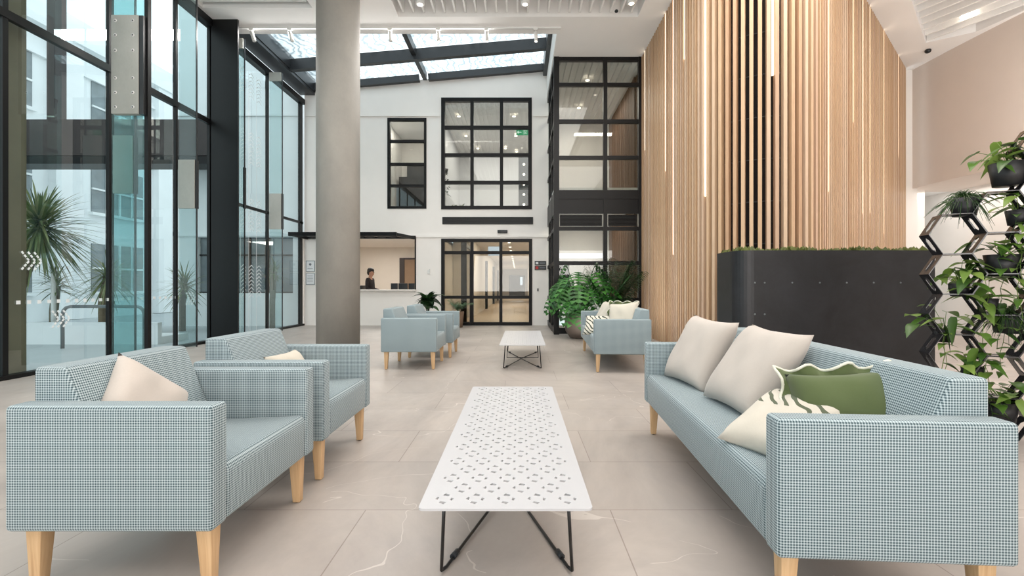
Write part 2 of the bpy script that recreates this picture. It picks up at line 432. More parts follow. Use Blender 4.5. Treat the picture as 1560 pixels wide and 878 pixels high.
# glass fins with concrete clamp plates
def bolts(parent, pts, y):
    for p in pts:
        mb = MB(); R = Matrix.Translation((p[0], y, p[1])) @ Matrix.Rotation(PI/2, 4, 'X')
        mb.lathe([(.022, 0), (.022, .004)], n=12, M=R); b = mb.build('bolt', M['whiteplastic'], parent)
        mb = MB(); mb.lathe([(.009, .004), (.009, .008)], n=8, M=R); mb.build('bolt_head', M['black'], b)
def plate_on(par, x0, x1, z0, z1, y, nb):
    mb = MB(); mb.box(x0, x1, y-.05, y-.014, z0, z1); p = mb.build('clamp_plate', M['plate'], par)
    return p
finlab = {6.72: 'tall glass fin behind the big bolted plate on the left glazing', 8.0: 'tall glass fin with concrete plate just left of the steel column',
          9.4: 'glass fin partly hidden just right of the steel column', 10.9: 'farthest glass fin near the white back wall, plates at top and middle'}
for y in (6.72, 8.0, 9.4, 10.9):
    r = empty('glass_fin', (0,0,0), 0, finlab[y], 'glass fin')
    mb = MB(); mb.add([(XL+.06, y, .03), (-5.66, y, .03), (-5.66, y, 6.2), (XL+.06, y, 6.2)], [(0,1,2,3)]); mb.build('fin_pane', M['finglass'], r)
    mb = MB(); mb.box(-5.668, -5.654, y-.014, y+.014, .03, 6.2); mb.build('fin_edge', M['fin'], r)
    zz = 2.46 if y != 9.4 else 2.7
    if y != 9.4: plate_on(r, XL+.08, -5.67, zz, zz+.85, y, 4)
    mb = MB(); mb.box(-5.675, -5.645, y-.03, y+.03, zz, zz+.85); mb.build('edge_plate', M['fin'], r)
    if y > 8.5: plate_on(r, XL+.08, -5.67, 6.0, 6.2, y, 2)
r = empty('glass_fin', (0,0,0), 0, 'deep teal glass fin carrying the large bolted concrete plate, nearest the camera', 'glass fin')
yA = 6.35; xo, xi = -5.68, -5.17
mb = MB(); mb.add([(xo, yA, .03), (xi-.03, yA, .03), (xi-.03, yA, 6.25), (xo, yA, 6.25)], [(0,1,2,3)]); mb.build('fin_pane', M['tealglass'], r)
mb = MB(); mb.box(xi-.03, xi+.02, yA-.03, yA+.03, 0, 6.28); mb.build('steel_edge', M['black'], r)
mb = MB(); mb.box(xo+.08, xi-.06, yA-.1, yA-.02, 3.47, 4.83); p = mb.build('clamp_plate', M['plate'], r, bevel=.006)
mb = MB(); mb.box(xi-.06, xi+.0, yA-.085, yA+.05, 3.47, 4.83); mb.build('edge_plate', M['fin'], r)
bolts(p, [(x, z) for x in (xo+.14, xi-.13) for z in (3.56, 3.76, 3.96, 4.34, 4.55, 4.75)], yA-.1)

# white marks on the glass
def chevrons(cx, cz, s, y_or_x, n=3):
    mb = MB()
    for i in range(n):
        for sg in (-1, 1):
            for k in range(3):
                t0, t1 = k/3+.04, (k+1)/3-.06
                for tt in ((t0, t1),):
                    a = Vector((y_or_x, cx+s*(.55*i + .7*(1-tt[0])-.9), cz+sg*s*tt[0]*.9)); b = Vector((y_or_x, cx+s*(.55*i+.7*(1-tt[1])-.9), cz+sg*s*tt[1]*.9))
                    mb.bar(a, b, .004, .022, up=Vector((0,.1,1)))
    return mb
xg = XL+.012
for (cy, cz, lab) in ((5.62, 1.41, 'broken white chevrons on glass in front of the yucca'), (5.98, .67, 'white chevrons on glass just above the front armchair'), (8.35, .87, 'white chevrons on glass beside the steel column')):
    o = chevrons(cy, cz, .13, xg).build('glass_manifestation', M['marks']); tag(o, lab, 'glass marking', 'white chevrons on the left glazing')
r = empty('glass_manifestation', (0,0,0), 0, 'row of small white squares across the left glazing at waist height', 'glass marking')
for y in [5.45+.12*i for i in range(22)]:
    mb = MB(); mb.box(xg-.002, xg+.002, y, y+.045, .88, .925); mb.build('white_square', M['marks'], r)
mb = MB()
for cy in (9.95, 10.25, 10.55):
    mb.box(xg-.001, xg+.001, cy-.11, cy-.1, .05, 5.9)
    for k in range(70):
        z = .1+k*.083
        if (k//9+int(cy*7)) % 2: continue
        for sg in (-1, 1):
            mb.bar((xg, cy, z+.06), (xg, cy+sg*.09, z), .003, .012, up=Vector((0,.1,1)))
tag(mb.build('glass_manifestation', M['marks']), 'tall columns of fine white chevron strokes on the far left glazing', 'glass marking')

# ------------------------------------------------------------------ windows in the back wall
def grid_window(name, x0, x1, z0, z1, xs, zs, y, fw=.09, bw=.06, mat=None, par=None, d=.12):
    mb = MB()
    mb.box(x0, x0+fw, y, y+d, z0, z1); mb.box(x1-fw, x1, y, y+d, z0, z1); mb.box(x0+fw, x1-fw, y, y+d, z0, z0+fw); mb.box(x0+fw, x1-fw, y, y+d, z1-fw, z1)
    for x in xs: mb.box(x-bw/2, x+bw/2, y+.005, y+d-.005, z0+fw, z1-fw)
    for z in zs: mb.box(x0+fw, x1-fw, y+.01, y+d-.01, z-bw/2, z+bw/2)
    w = struct(mb, name, mat or M['dkblack'], par)
    mb = MB(); mb.box(x0+.02, x1-.02, y+d/2-.004, y+d/2+.004, z0+.02, z1-.02)
    struct(mb, 'pane', M['lobbyglass'], w)
    return w
zr = lambda y: H+(436-y)/54.57
xr = lambda x: (x-790)/54.57
grid_window('window_3', *W1, [], [zr(215), zr(250), zr(283)], YB-.02, .07, .07)
grid_window('window_4', *W2, [xr(719), xr(764)], [zr(194), zr(236), zr(278)], YB-.02, .1, .09)
dd = grid_window('door_1', -2.16, .38, 0, 2.42, [xr(719), xr(763)], [zr(385), zr(453)], YB-.02, .09, .085)
dd['kind'] = 'structure'
mb = MB(); mb.box(xr(719)-.06, xr(719)+.02, YB-.05, YB-.02, .0, 2.05); mb.box(-2.1, xr(719), YB-.06, YB-.02, 0, .09); mb.build('sliding_stile', M['dkblack'], dd)['kind'] = 'structure'
# slot grille above the entrance
o = MB()
o.box(xr(674), xr(812), YB-.02, YB-.002, zr(342), zr(331))
for i in range(5): o.box(xr(674), xr(812), YB-.03, YB-.02, zr(342)+.02+.04*i, zr(342)+.035+.04*i)
tag(o.build('slot_grille', M['louvre']), 'long black slot grille on the white wall above the entrance', 'vent')
o = MB(); o.box(xr(758), xr(773), YB-.07, YB-.002, zr(355.5), zr(351)); tag(o.build('door_sensor', M['plastic'], bevel=.01), 'small black motion sensor over the entrance doors', 'sensor')
# door signs (illegible small marks)
for (ya, yb_, red, lab) in ((398, 404, 0, 'upper of two black wall signs right of the entrance'), (405, 411.5, 1, 'lower black wall sign with red square, right of entrance')):
    s = MB(); s.box(xr(814.5), xr(832), YB-.02, YB-.002, zr(yb_), zr(ya)); so = s.build('wall_sign', M['plastic']); tag(so, lab, 'sign')
    m2 = MB(); m2.box(xr(816), xr(820), YB-.023, YB-.02, zr(yb_)+.025, zr(ya)-.025); m2.build('sign_symbol', M['red'] if red else M['paper'], so)
    m2 = MB(); m2.box(xr(822), xr(830.5), YB-.023, YB-.02, zr((ya+yb_)/2)-.012, zr((ya+yb_)/2)+.012); m2.build('sign_line', M['ink'], so)
s = MB(); s.box(xr(818.5), xr(820.5), YB-.025, YB-.002, zr(444), zr(439.5)); tag(s.build('door_switch', M['plastic']), 'tiny black switch on the wall right of the entrance', 'switch')
s = MB(); s.box(xr(651.5), xr(655), YB-.03, YB-.002, zr(417), zr(412)); s.box(xr(654), xr(655), YB-.04, YB-.002, zr(412), zr(410)); tag(s.build('intercom', M['whiteplastic']), 'small white device on wall between hatch and entrance', 'intercom')
for (ya, yb_, lab) in ((397.5, 414, 'upper framed notice with round emblem left of the concrete column'), (416.5, 434, 'lower framed notice left of the concrete column')):
    s = MB(); s.box(xr(466.5), xr(480), YB-.02, YB-.002, zr(yb_), zr(ya)); so = s.build('framed_notice', M['steel']); tag(so, lab, 'notice')
    m2 = MB(); m2.box(xr(467.3), xr(479.2), YB-.024, YB-.02, zr(yb_)+.015, zr(ya)-.015); m2.build('paper', M['paper'], so)
    m2 = MB()
    if ya < 400:
        m2.lathe([(.035, 0), (.035, .003)], n=16, M=Matrix.Translation((xr(473.2), YB-.024, zr(403))) @ Matrix.Rotation(PI/2, 4, 'X')); m2.build('emblem', M['ink'], so); m2 = MB(); m2.box(xr(469), xr(477), YB-.027, YB-.024, zr(410), zr(410)+.012)
    else:
        for k in range(5): m2.box(xr(469), xr(477.5), YB-.027, YB-.024, zr(420+2.4*k), zr(420+2.4*k)+.008)
    m2.build('printed_mark', M['ink'], so)

# ------------------------------------------------------------------ reception behind the hatch
mb = MB()
mb.box(-7.2, -2.3, 16.5, 16.6, 0, 2.6); mb.box(-7.3, -7.2, YB+.22, 16.5, 0, 2.6); mb.box(-2.4, -2.3, YB+.22, 16.5, 0, 2.6)
struct(mb, 'wall_reception', M['warmwall'])
mb = MB(); mb.box(-7.2, -2.3, YB+.2, 16.6, 2.5, 2.6); struct(mb, 'ceiling_reception', M['ceil'])
mb = MB(); mb.box(-7.2, -2.3, YB+.2, 16.6, -.1, 0); struct(mb, 'floor_reception', M['cfloor'])
mb = MB(); mb.box(-4.3, -4.13, 16.42, 16.5, 0, 2.12); mb.box(-4.13, -3.2, 16.42, 16.5, 2.06, 2.12)
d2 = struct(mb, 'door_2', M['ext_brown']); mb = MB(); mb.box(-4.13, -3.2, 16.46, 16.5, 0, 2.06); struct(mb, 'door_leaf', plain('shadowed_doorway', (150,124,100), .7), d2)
mb = MB(); mb.box(HAT[0], HAT[1], YB-.1, YB+.5, .962, 1.0); o = tag(mb.build('reception_counter', M['offwhite'], bevel=.004), 'white counter shelf of the reception hatch in the back wall', 'counter')
mb = MB(); mb.box(HAT[0], HAT[0]+.04, YB-.01, YB+.22, .98, 2.44); mb.box(HAT[1]-.04, HAT[1], YB-.01, YB+.22, .98, 2.44); struct(mb, 'trim_3', M['dkblack'])
r = empty('hatch_canopy', (0,0,0), 0, 'black slatted canopy frame projecting over the reception hatch', 'canopy')
mb = MB(); yF = 11.75; zt = 2.44
mb.box(-5.93, -3.15, yF-.05, yF+.05, zt-.05, zt+.05); mb.box(-5.95, HAT[1], YB-.06, YB-.0, zt-.02, zt+.06)
mb.bar((-5.9, yF, zt), (-5.9, YB-.03, zt), .06, .08); mb.bar((-3.18, yF, zt), (-2.9, YB-.03, zt), .06, .08); mb.build('frame', M['dkblack'], r)
mb = MB()
for i in range(9): mb.bar((-5.75+.3*i, yF+.04, zt+.01), (-5.5+.3*i, YB-.05, zt+.01), .02, .05)
mb.build('slat', M['gutter'], r)
mb = MB(); mb.box(-3.95, -2.6, 13.25, 13.95, .7, .74); mb.box(-3.95, -3.9, 13.3, 13.9, 0, .7); mb.box(-2.7, -2.65, 13.3, 13.9, 0, .7)
tag(mb.build('reception_desk', M['offwhite']), 'white reception desk behind the hatch', 'desk')
def monitor(px0, px1, Y, lab, back=True):
    xa, xb = (px0-790)*Y/F, (px1-790)*Y/F; r = empty('monitor', ((xa+xb)/2, Y, .742), 0, lab, 'monitor'); w = (xb-xa)/2
    mb = MB(); mb.box(-w, w, -.02, .02, .12, .44); mb.build('screen', M['plastic'], r, bevel=.008)
    mb = MB(); mb.box(-.1, .1, -.07, .07, 0, .012); mb.box(-.02, .02, .0, .02, .01, .2); mb.build('stand', M['steel'], r)
monitor(595.5, 606, 13.5, 'leftmost dark monitor on the reception desk')
monitor(607, 621, 13.55, 'middle dark monitor on the reception desk')
monitor(622.5, 631.5, 13.6, 'rightmost dark monitor, in front of the seated worker')
def office_chair(x, y, lab, z=.5):
    r = empty('office_chair', (x, y, 0), 0, lab, 'chair')
    mb = MB(); mb.box(-.06, .0, -.2, .2, z+.12, z+.62); mb.build('backrest', M['plastic'], r, bevel=.02)
    mb = MB(); mb.box(0, .42, -.21, .21, z-.05, z+.03); mb.build('seat', M['plastic'], r, bevel=.02)
    mb = MB(); mb.tube([(.2,0,.08), (.2,0,z-.05)], .025); mb.build('gas_column', M['plastic'], r); mb = MB(); mb.bar((-.03,0,z), (-.03,0,z+.2), .04, .015); mb.build('back_bracket', M['plastic'], r); mb = MB()
    for k in range(5):
        a = 2*PI*k/5; mb.bar((.2,0,.07), (.2+.25*math.cos(a), .25*math.sin(a), .03), .03, .03)
    mb.build('base', M['plastic'], r)
office_chair(-4.72, 13.9, 'black office chair behind the standing receptionist')
office_chair(-3.35, 14.45, 'office chair of the worker behind the monitors')
# corridor beyond the entrance
mb = MB()
YE = 45
mb.box(-1.66, -1.6, 16, YE, 0, 2.75); mb.box(.85, .92, YB+.22, YE, 0, 2.75); mb.box(-1.66, .92, YE, YE+.1, 0, 2.75); mb.box(-2.29, -1.6, 15.9, 16, 0, 2.75)
struct(mb, 'wall_corridor', M['warmwall'])
mb = MB(); mb.box(-2.3, .92, YB+.2, YE, 2.72, 2.8); struct(mb, 'ceiling_corridor', M['warmwall'])
mb = MB(); mb.box(-2.3, .92, YB, YE, -.1, -.001); struct(mb, 'floor_corridor', M['cfloor'])
mb = MB()
for y in (13.1, 21.8, 28, 34): mb.box(-1.66, -1.48 if y > 15 else -1.5, y, y+.12, 0, 2.3 if y > 15 else 2.4)
mb.box(-1.64, -1.6, 13.2, 16, 2.3, 2.4); struct(mb, 'trim_4', M['dkblack'])
mb = MB(); w = 1.3
mb.box(-.93, .62, YE-.1, YE-.02, 0, 2.15); d3 = struct(mb, 'door_3', M['dkblack']); mb = MB(); mb.box(.15, .4, YE-.13, YE-.1, 1.2, 2.0); struct(mb, 'door_pane', M['panel_glow'], d3)
mb = MB(); mb.box(-.97, -.6, 14.5, 14.53, zr(383)*1+.0, 2.36); tag(mb.build('hanging_sign', M['panel_glow']), 'pale blue lit panel hanging inside the entrance, near its top', 'sign')
for k in range(14):
    y = 15+k*1.9; mb = MB(); mb.lathe([(.05, 0), (.05, .01)], (-.35-.0*k, y, 2.70), 12)
    tag(mb.build('corridor_downlight', M['lamp']), 'small round downlight in the corridor ceiling beyond the entrance', 'downlight', 'corridor ceiling downlights')

# upper rooms behind windows
mb = MB()
mb.box(-2.5, 1.2, 18.1, 18.2, 3, 6.5); mb.box(-2.42, -2.36, YB+.22, 18.1, 3, 6.5); mb.box(.9, 1.0, YB+.22, 18.1, 3, 6.5)
struct(mb, 'wall_upper', plain('upper_wall', (226,226,228), .8, .02))
mb = MB(); mb.box(-2.5, 1.2, YB+.2, 18.2, 6.42, 6.5)
for i in range(24): mb.box(-2.4+.14*i, -2.38+.14*i, YB+.25, 18, 6.36, 6.42)
struct(mb, 'ceiling_upper', M['ceil'])
mb = MB(); mb.box(-4.4, 1.2, YB+.22, 18.2, 3.0, 3.1); struct(mb, 'floor_upper', M['ceil'])
mb = MB(); mb.box(-4.2, -4.1, YB+.22, 16, 3, 6.3); mb.box(-4.2, -2.42, 16, 16.1, 3, 6.3); struct(mb, 'wall_upper_small', M['wall'])
mb = MB(); mb.box(-4.2, -2.4, YB+.2, 16, 6.25, 6.3); struct(mb, 'ceiling_upper_small', M['ceil'])
r = empty('dark_cabinet', (0,0,0), 0, 'tall dark cabinet inside the small upper window', 'cabinet')
mb = MB(); mb.box(-4.0, -2.75, 15.2, 15.7, 3.1, 4.75); mb.build('body', M['plastic'], r); mb = MB(); mb.box(-3.99, -3.4, 15.18, 15.2, 3.15, 4.7); mb.box(-3.37, -2.77, 15.18, 15.2, 3.15, 4.7); mb.build('door', M['louvre'], r)
mb = MB(); mb.box(-3.9, -3.0, 15.9, 15.98, 4.85, 5.35); tag(mb.build('wall_screen', M['gutter']), 'dark screen high on the wall inside the small upper window', 'screen')
mb = MB(); mb.box(-1.45, -.4, 14.6, 15.0, 3.1, 3.6); tag(mb.build('low_cabinet', M['gutter'], bevel=.01), 'low dark cabinet inside the large upper window', 'cabinet')
mb = MB(); mb.box(.0, .08, 14.5, 14.6, 3.1, 5.3); mb.box(.08, .88, 14.52, 14.56, 3.1, 5.3); tag(mb.build('dark_glass_partition', plain('smoked_glass', (62,74,86), .15, .1)), 'dark blue glass partition inside the large upper window', 'partition')
for i, (px, py) in enumerate(((699,177), (783,177), (710,207), (786,207), (688,226), (728,226), (770,226), (787,231))):
    Y = (6.36-H)*F/(436-py); mb = MB(); x = (px-790)*Y/F
    mb.lathe([(.05, 0), (.05, .01)], (x, Y, 6.345), 12)
    tag(mb.build('upper_downlight', M['lamp']), 'round downlight in the ceiling seen through the large upper window', 'downlight', 'upper room downlights')
for i in range(5):
    mb = MB(); mb.lathe([(.035, 0), (.035, .01)], n=10, M=Matrix.Translation((.17, 14.5, 4.98-.32*i)) @ Matrix.Rotation(PI/2, 4, 'X'))
    tag(mb.build('partition_light', M['lamp']), 'small glowing spot on the dark glass partition, upper window', 'spotlight', 'spots on the dark glass partition')
r = empty('exit_sign', (xr(795.5)*1.04, 13.2, 0), 0, 'green illuminated exit sign with arrow in the large upper window', 'sign')
zx = H+(436-202)*13.2/F
mb = MB(); mb.box(-.17, .17, -.02, .02, zx-.075, zx+.075); mb.build('sign_board', M['exit_green'], r)
mb = MB(); mb.bar((-.14, -.024, zx), (-.02, -.024, zx), .004, .02); mb.bar((-.14, -.024, zx), (-.1, -.024, zx+.035), .004, .018); mb.bar((-.14, -.024, zx), (-.1, -.024, zx-.035), .004, .018); mb.build('arrow', M['exit_white'], r)
mb = MB(); mb.box(.03, .035, -.026, -.022, zx-.06, zx+.06); mb.box(.13, .135, -.026, -.022, zx-.06, zx+.06); mb.box(.03, .135, -.026, -.022, zx+.055, zx+.06)
mb.ball((.075, -.024, zx+.035), .013, .003, .013); mb.bar((.08, -.024, zx+.02), (.085, -.024, zx-.015), .003, .022); mb.bar((.085, -.024, zx-.015), (.06, -.024, zx-.05), .003, .012); mb.bar((.085, -.024, zx-.015), (.11, -.024, zx-.045), .003, .012); mb.bar((.06, -.024, zx+.01), (.11, -.024, zx), .003, .01)
mb.build('running_figure', M['exit_white'], r)

# ------------------------------------------------------------------ black framed glass box (right of entrance)
YG, GX0, GX1 = 10.3, .80, 2.78
zg = lambda y: H+(436-y)*YG/F
xg_ = lambda x: (x-790)*YG/F
mb = MB()
def fr(x0, x1, z0, z1, y0=YG, y1=YG+.1): mb.box(x0, x1, y0, y1, z0, z1)
fr(GX0, xg_(852), 0, zg(86)); fr(xg_(973), GX1, 0, zg(86)); fr(xg_(919.5), xg_(925.5), 0, zg(303), YG+.01); fr(xg_(919.5), xg_(925.5), zg(290), zg(88), YG+.01)
for (a, b) in ((86, 92), (125.5, 130.5), (181.5, 187), (237, 242.5), (289.5, 303), (345.5, 351), (398, 404), (454, 460), (500, 509)): fr(xg_(852), xg_(973), zg(b), zg(a), YG+.015)
fr(xg_(852), xg_(973), zg(325), zg(303), YG+.03)
for y in (11.2, 12.1): mb.box(GX0, GX0+.08, y-.04, y+.04, 0, zg(86))
for (a, b) in ((86, 92), (125.5, 130.5), (181.5, 187), (237, 242.5), (289.5, 325), (345.5, 351), (398, 404), (454, 460), (500, 509)): mb.box(GX0+.005, GX0+.08, YG+.1, YB, zg(b), zg(a))
w5 = struct(mb, 'window_5', M['black'])
mb = MB(); mb.box(GX0+.1, GX1-.02, YG+.05, YG+.06, .1, zg(290)); mb.box(GX0+.1, GX1-.02, YG+.05, YG+.06, zg(290), zg(90)); mb.box(GX0+.03, GX0+.04, YG+.12, YB, .1, zg(90)); struct(mb, 'pane', M['lobbyglass'], w5)
mb = MB()
for (xa, xb) in ((852, 919), (926, 972)):
    mb.box(xg_(xa)+.02, xg_(xb)-.02, YG+.05, YG+.09, zg(344), zg(327))
    for k in range(8): mb.box(xg_(xa)+.02, xg_(xb)-.02, YG+.02, YG+.05, zg(344)+.01+.03*k, zg(344)+.022+.03*k)
struct(mb, 'vent_grille', M['louvre'], w5)
mb = MB(); mb.box(GX0+.02, 2.78, YG+.1, 14.5, 3.1, 3.35); struct(mb, 'floor_mezzanine', M['ceil'])
mb = MB(); mb.box(.9, 5, 14.5, 14.6, 0, 6.5); mb.box(.84, .9, YB, 14.5, 0, 6.5); struct(mb, 'wall_lobby', M['wall'])
mb = MB(); mb.box(GX0+.1, 5, YG+.12, 14.5, 6.28, 6.4); mb.box(.9, 5, YG+.12, 14.5, 3.0, 3.1)
for i in range(14): mb.box(.95+.15*i, .97+.15*i, YG+.2, 14.4, 6.2, 6.28)
struct(mb, 'ceiling_lobby', M['ceil'])
mb = MB()
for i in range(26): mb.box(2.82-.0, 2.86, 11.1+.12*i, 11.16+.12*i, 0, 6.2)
mb.box(2.86, 2.9, 11, 14.4, 0, 6.2); struct(mb, 'lobby_slat_reflection', M['slat_dark'])  # dark slats stand in for the reflection in the box glass
for (px, py) in ((895,122), (882,164), (872,196), (864,223)):
    Y = (6.2-H)*F/(436-py); mb = MB(); mb.lathe([(.05, 0), (.05, .01)], ((px-790)*Y/F, Y, 6.185), 12)
    tag(mb.build('lobby_downlight', M['lamp']), 'round downlight seen through the upper glass of the black framed box', 'downlight', 'downlights inside the black framed glass box')
r = empty('reception_screen', (1.35, 13.9, 0), 0, 'bright wall screen seen low through the black framed glass', 'screen')
mb = MB(); mb.box(-.45, -.25, 0, .04, 1.5, 2.3); mb.build('blue_panel', emit('screen_blue', (120,180,225), 1), r)
mb = MB(); mb.box(-.25, 1.3, 0, .04, 1.95, 2.1); mb.build('light_bar', emit('screen_white', (240,240,245), 1.4), r)
mb = MB(); mb.box(-.2, .2, -.01, .04, 1.3, 1.85); mb.build('dark_screen', M['plastic'], r)

# ------------------------------------------------------------------ timber slat wall (straight - rounded nose - straight)
CXn, CYn, Rn = 3.73, 7.22, .94
a0 = PI; a1 = math.atan2(-.75, .66)+2*PI      # from normal (-1,0) round to (.66,-.75)
Larc = Rn*(a1-a0); Ll = 10.35-CYn; end = Vector((9.22, 10.83))
pR = Vector((CXn+Rn*math.cos(a1), CYn+Rn*math.sin(a1))); dR = (end-pR); Lr = dR.length; dR.normalize()
def path(s):
    if s < Ll: return Vector((CXn-Rn, 10.35-s)), Vector((-1, 0))
    if s < Ll+Larc:
        a = a0+(s-Ll)/Rn; n = Vector((math.cos(a), math.sin(a))); return Vector((CXn, CYn))+n*Rn, n
    return pR+dR*(s-Ll-Larc), Vector((dR.y, -dR.x))
LT = Ll+Larc+Lr
slatroot = empty('slat_wall', (0,0,0), 0, 'curved full height wall of vertical pale timber battens', 'feature wall')
slatroot['kind'] = 'structure'; slatroot.name = 'wall_feature'
def place(s, off): p, n = path(s); return p-n*off, n
def batten(mb, s, w, d, z0, z1, off=0):
    p, n = place(s, off); t = Vector((-n.y, n.x)); Mx = Matrix(((t.x, n.x, 0, p.x), (t.y, n.y, 0, p.y), (0,0,1,0), (0,0,0,1)))
    mb.box(-w/2, w/2, -d, 0, z0, z1, Mx)
mb = MB(); N = int(LT/.108); zj = 3.05
for i in range(N+1):
    s = min(LT, .02+i*LT/N); w = .048
    batten(mb, s, w, .085, .0, ZC)
struct(mb, 'battens', M['slat'], slatroot)
mb = MB(); prev = None; pts = []
K = 80
for i in range(K+1):
    p, n = place(LT*i/K, .2); pts.append(p)
mb.add([(p.x, p.y, z) for p in pts for z in (0, ZC)], [(2*i, 2*i+2, 2*i+3, 2*i+1) for i in range(K)]); struct(mb, 'backing', M['backing'], slatroot)
mb = MB()
for k in range(10):
    mb.tube([(*place(LT*i/K, .12)[0], .5+.6*k) for i in range(K+1)], .008, 6)
struct(mb, 'batten_rail', M['gutter'], slatroot)
def s_of_px(px):
    best = None
    for i in range(4000):
        s = LT*i/4000; p, n = path(s); x = CX+p.x*F/p.y
        if n.dot(Vector((-p.x, -p.y))) <= 0: continue
        e = abs(x-px)
        if best is None or e < best[0]: best = (e, s)
    return best[1]
for (px, py) in ((982,229), (1014,261), (1024,388), (1041,90), (1077,299), (1173,114), (1261,292), (1299,186), (1313.6,325), (1326,325), (1347,356), (1369,238)):
    s = s_of_px(px); i = round((s-.02)/(LT/N)-.5); s = .02+(i+.5)*LT/N; p, n = path(s)
    z = H+(436-py)*p.y/F
    mb = MB(); batten(mb, s, .026, .03, z, ZC-.01, .006); mb.build('light_strip', M['strip'], slatroot)['kind'] = 'structure'

# concrete column
mb = MB(); mb.lathe([(.362, 0), (.362, ZC+.01)], (-3.17, 8.0, 0), 56); tag(mb.build('concrete_column', M['concrete']), 'smooth round raw concrete column rising to the ceiling', 'column')

# black planter wall with moss
r = empty('planter_wall', (0,0,0), 0, 'long black steel planter screen with rounded end and moss on top, behind the near sofa', 'planter')
zp = 1.1+54.5*4.5/F
mb = MB(); pts = []
xa, xb, ya, yb2, rr = 2.17, 4.12, 4.5, 5.1, .16
for (cx_, cy_, a0_) in ((xa+rr, ya+rr, PI), (xb, ya+.0, 1.5*PI)):
    if cx_ == xb: pts.append((xb, ya)); pts.append((xb, yb2)); continue
    for k in range(9): a = a0_+PI/2*k/8; pts.append((cx_+rr*math.cos(a), cy_+rr*math.sin(a)))
for k in range(9): a = PI/2+PI/2*k/8; pts.append((xa+rr+rr*math.cos(a), yb2-rr+rr*math.sin(a)))
mb.plate(pts, [], 0, zp, lambda u, v, t: Vector((u, v, t))); pb = mb.build('panel', M['planter'], r)
for px, py in ((1150,431), (1165,431), (1207,431), (1249,431), (1290,431), (1331,431), (1372,431), (1150,479), (1165,479)):
    p = at(px, py, 4.5); mb = MB(); mb.ball(p, .009, .006, .009, 8, 6); mb.build('rivet', M['steel'], pb)
mb = MB()
for i in range(900):
    x = random.uniform(xa+.05, xb-.05); y = random.uniform(ya+.03, yb2-.1); s = random.uniform(.012, .035)*(.6+.8*abs(math.sin(x*5)))
    a = random.uniform(0, PI); c = Vector((x, y, zp))
    mb.add([c+Vector((math.cos(a)*s, math.sin(a)*s, 0)), c-Vector((math.cos(a)*s, math.sin(a)*s, 0)), c+Vector((random.uniform(-s, s)*.5, 0, s*1.2))], [(0,1,2)])
o = mb.build('moss', M['moss'], r); o['kind'] = 'stuff'

# ------------------------------------------------------------------ furniture
def upholstered(name, W, D=.73, aw=.09, nlegs=2):
    r = empty(name); zb, za, zs, zk = .235, .68, .45, .80; d = D/2
    for sg in (-1, 1):
        mb = MB(); y0 = sg*(W/2); y1 = sg*(W/2-aw); mb.box(-d, d, min(y0, y1), max(y0, y1), zb, za); mb.build('armrest', M['fabric'], r, bevel=.017, seg=3, uv=True)
    wi = W/2-aw-.002
    mb = MB(); pf = [(-d+.02, zb+.004), (d-.006, zb+.004), (d-.002, zs-.03), (d-.02, zs), (-d+.2, zs-.025), (-d+.02, zs-.025)]
    mb.plate(pf, [], -wi, wi, lambda u, v, t: Vector((u, t, v))); mb.build('seat', M['fabric'], r, bevel=.012, seg=2, uv=True)
    mb = MB(); pf = [(-d+.005, zs-.02), (-d+.27, zs-.02), (-d+.125, zk), (-d+.005, zk)]
    mb.plate(pf, [], -wi, wi, lambda u, v, t: Vector((u, t, v))); mb.build('backrest', M['fabric'], r, bevel=.016, seg=3, uv=True)
    mb = MB(); mb.box(-d+.06, d-.06, -W/2+.06, W/2-.06, zb-.004, zb+.004); mb.build('base_board', M['louvre'], r)
    for sx in (-1, 1):
        for sy in (-1, 1):
            cx, cy = sx*(d-.06), sy*(W/2-.07); a, b = .028, .018; ox, oy = sx*.006, sy*.0
            vs = [(cx+i*a, cy+j*a, zb) for i, j in ((-1,-1), (1,-1), (1,1), (-1,1))]+[(cx+ox+i*b, cy+oy+j*b, .004) for i, j in ((-1,-1), (1,-1), (1,1), (-1,1))]
            mb = MB(); mb.add(vs, [(3,2,1,0), (4,5,6,7), (0,1,5,4), (1,2,6,5), (2,3,7,6), (3,0,4,7)]); lg = mb.build('leg', M['leg'], r, bevel=.002)
            mb = MB(); mb.lathe([(.012, 0), (.012, .004)], (cx+ox, cy+oy, 0), 10); mb.build('foot_glide', M['plastic'], lg)
    return r
G = 'houndstooth armchairs'
ch = upholstered('armchair', .80); ch.location = (-1.437, 1.99, 0)
tag(ch, 'houndstooth armchair nearest the camera, on the left, with cream cushion', 'armchair', G)
copy_tree(ch, None, (-1.445, 2.92, 0), 0, 'houndstooth armchair directly behind the nearest one, before the steel column')
copy_tree(ch, None, (-1.435, 6.33, 0), 0, 'houndstooth armchair in the middle distance right of the concrete column, the nearer of two')
copy_tree(ch, None, (-1.36, 7.3, 0), 0, 'farthest houndstooth armchair, in front of the entrance plants')
so = upholstered('sofa', 2.02, .72); so.location = (1.244, 2.42, 0); so.rotation_euler = (0, 0, PI-.066)
tag(so, 'large houndstooth sofa at right with ash legs, nearest the camera', 'sofa', 'houndstooth sofas')
copy_tree(so, None, (1.366, 6.73, 0), PI-.055, 'far houndstooth sofa with cushions beside the timber slat wall')

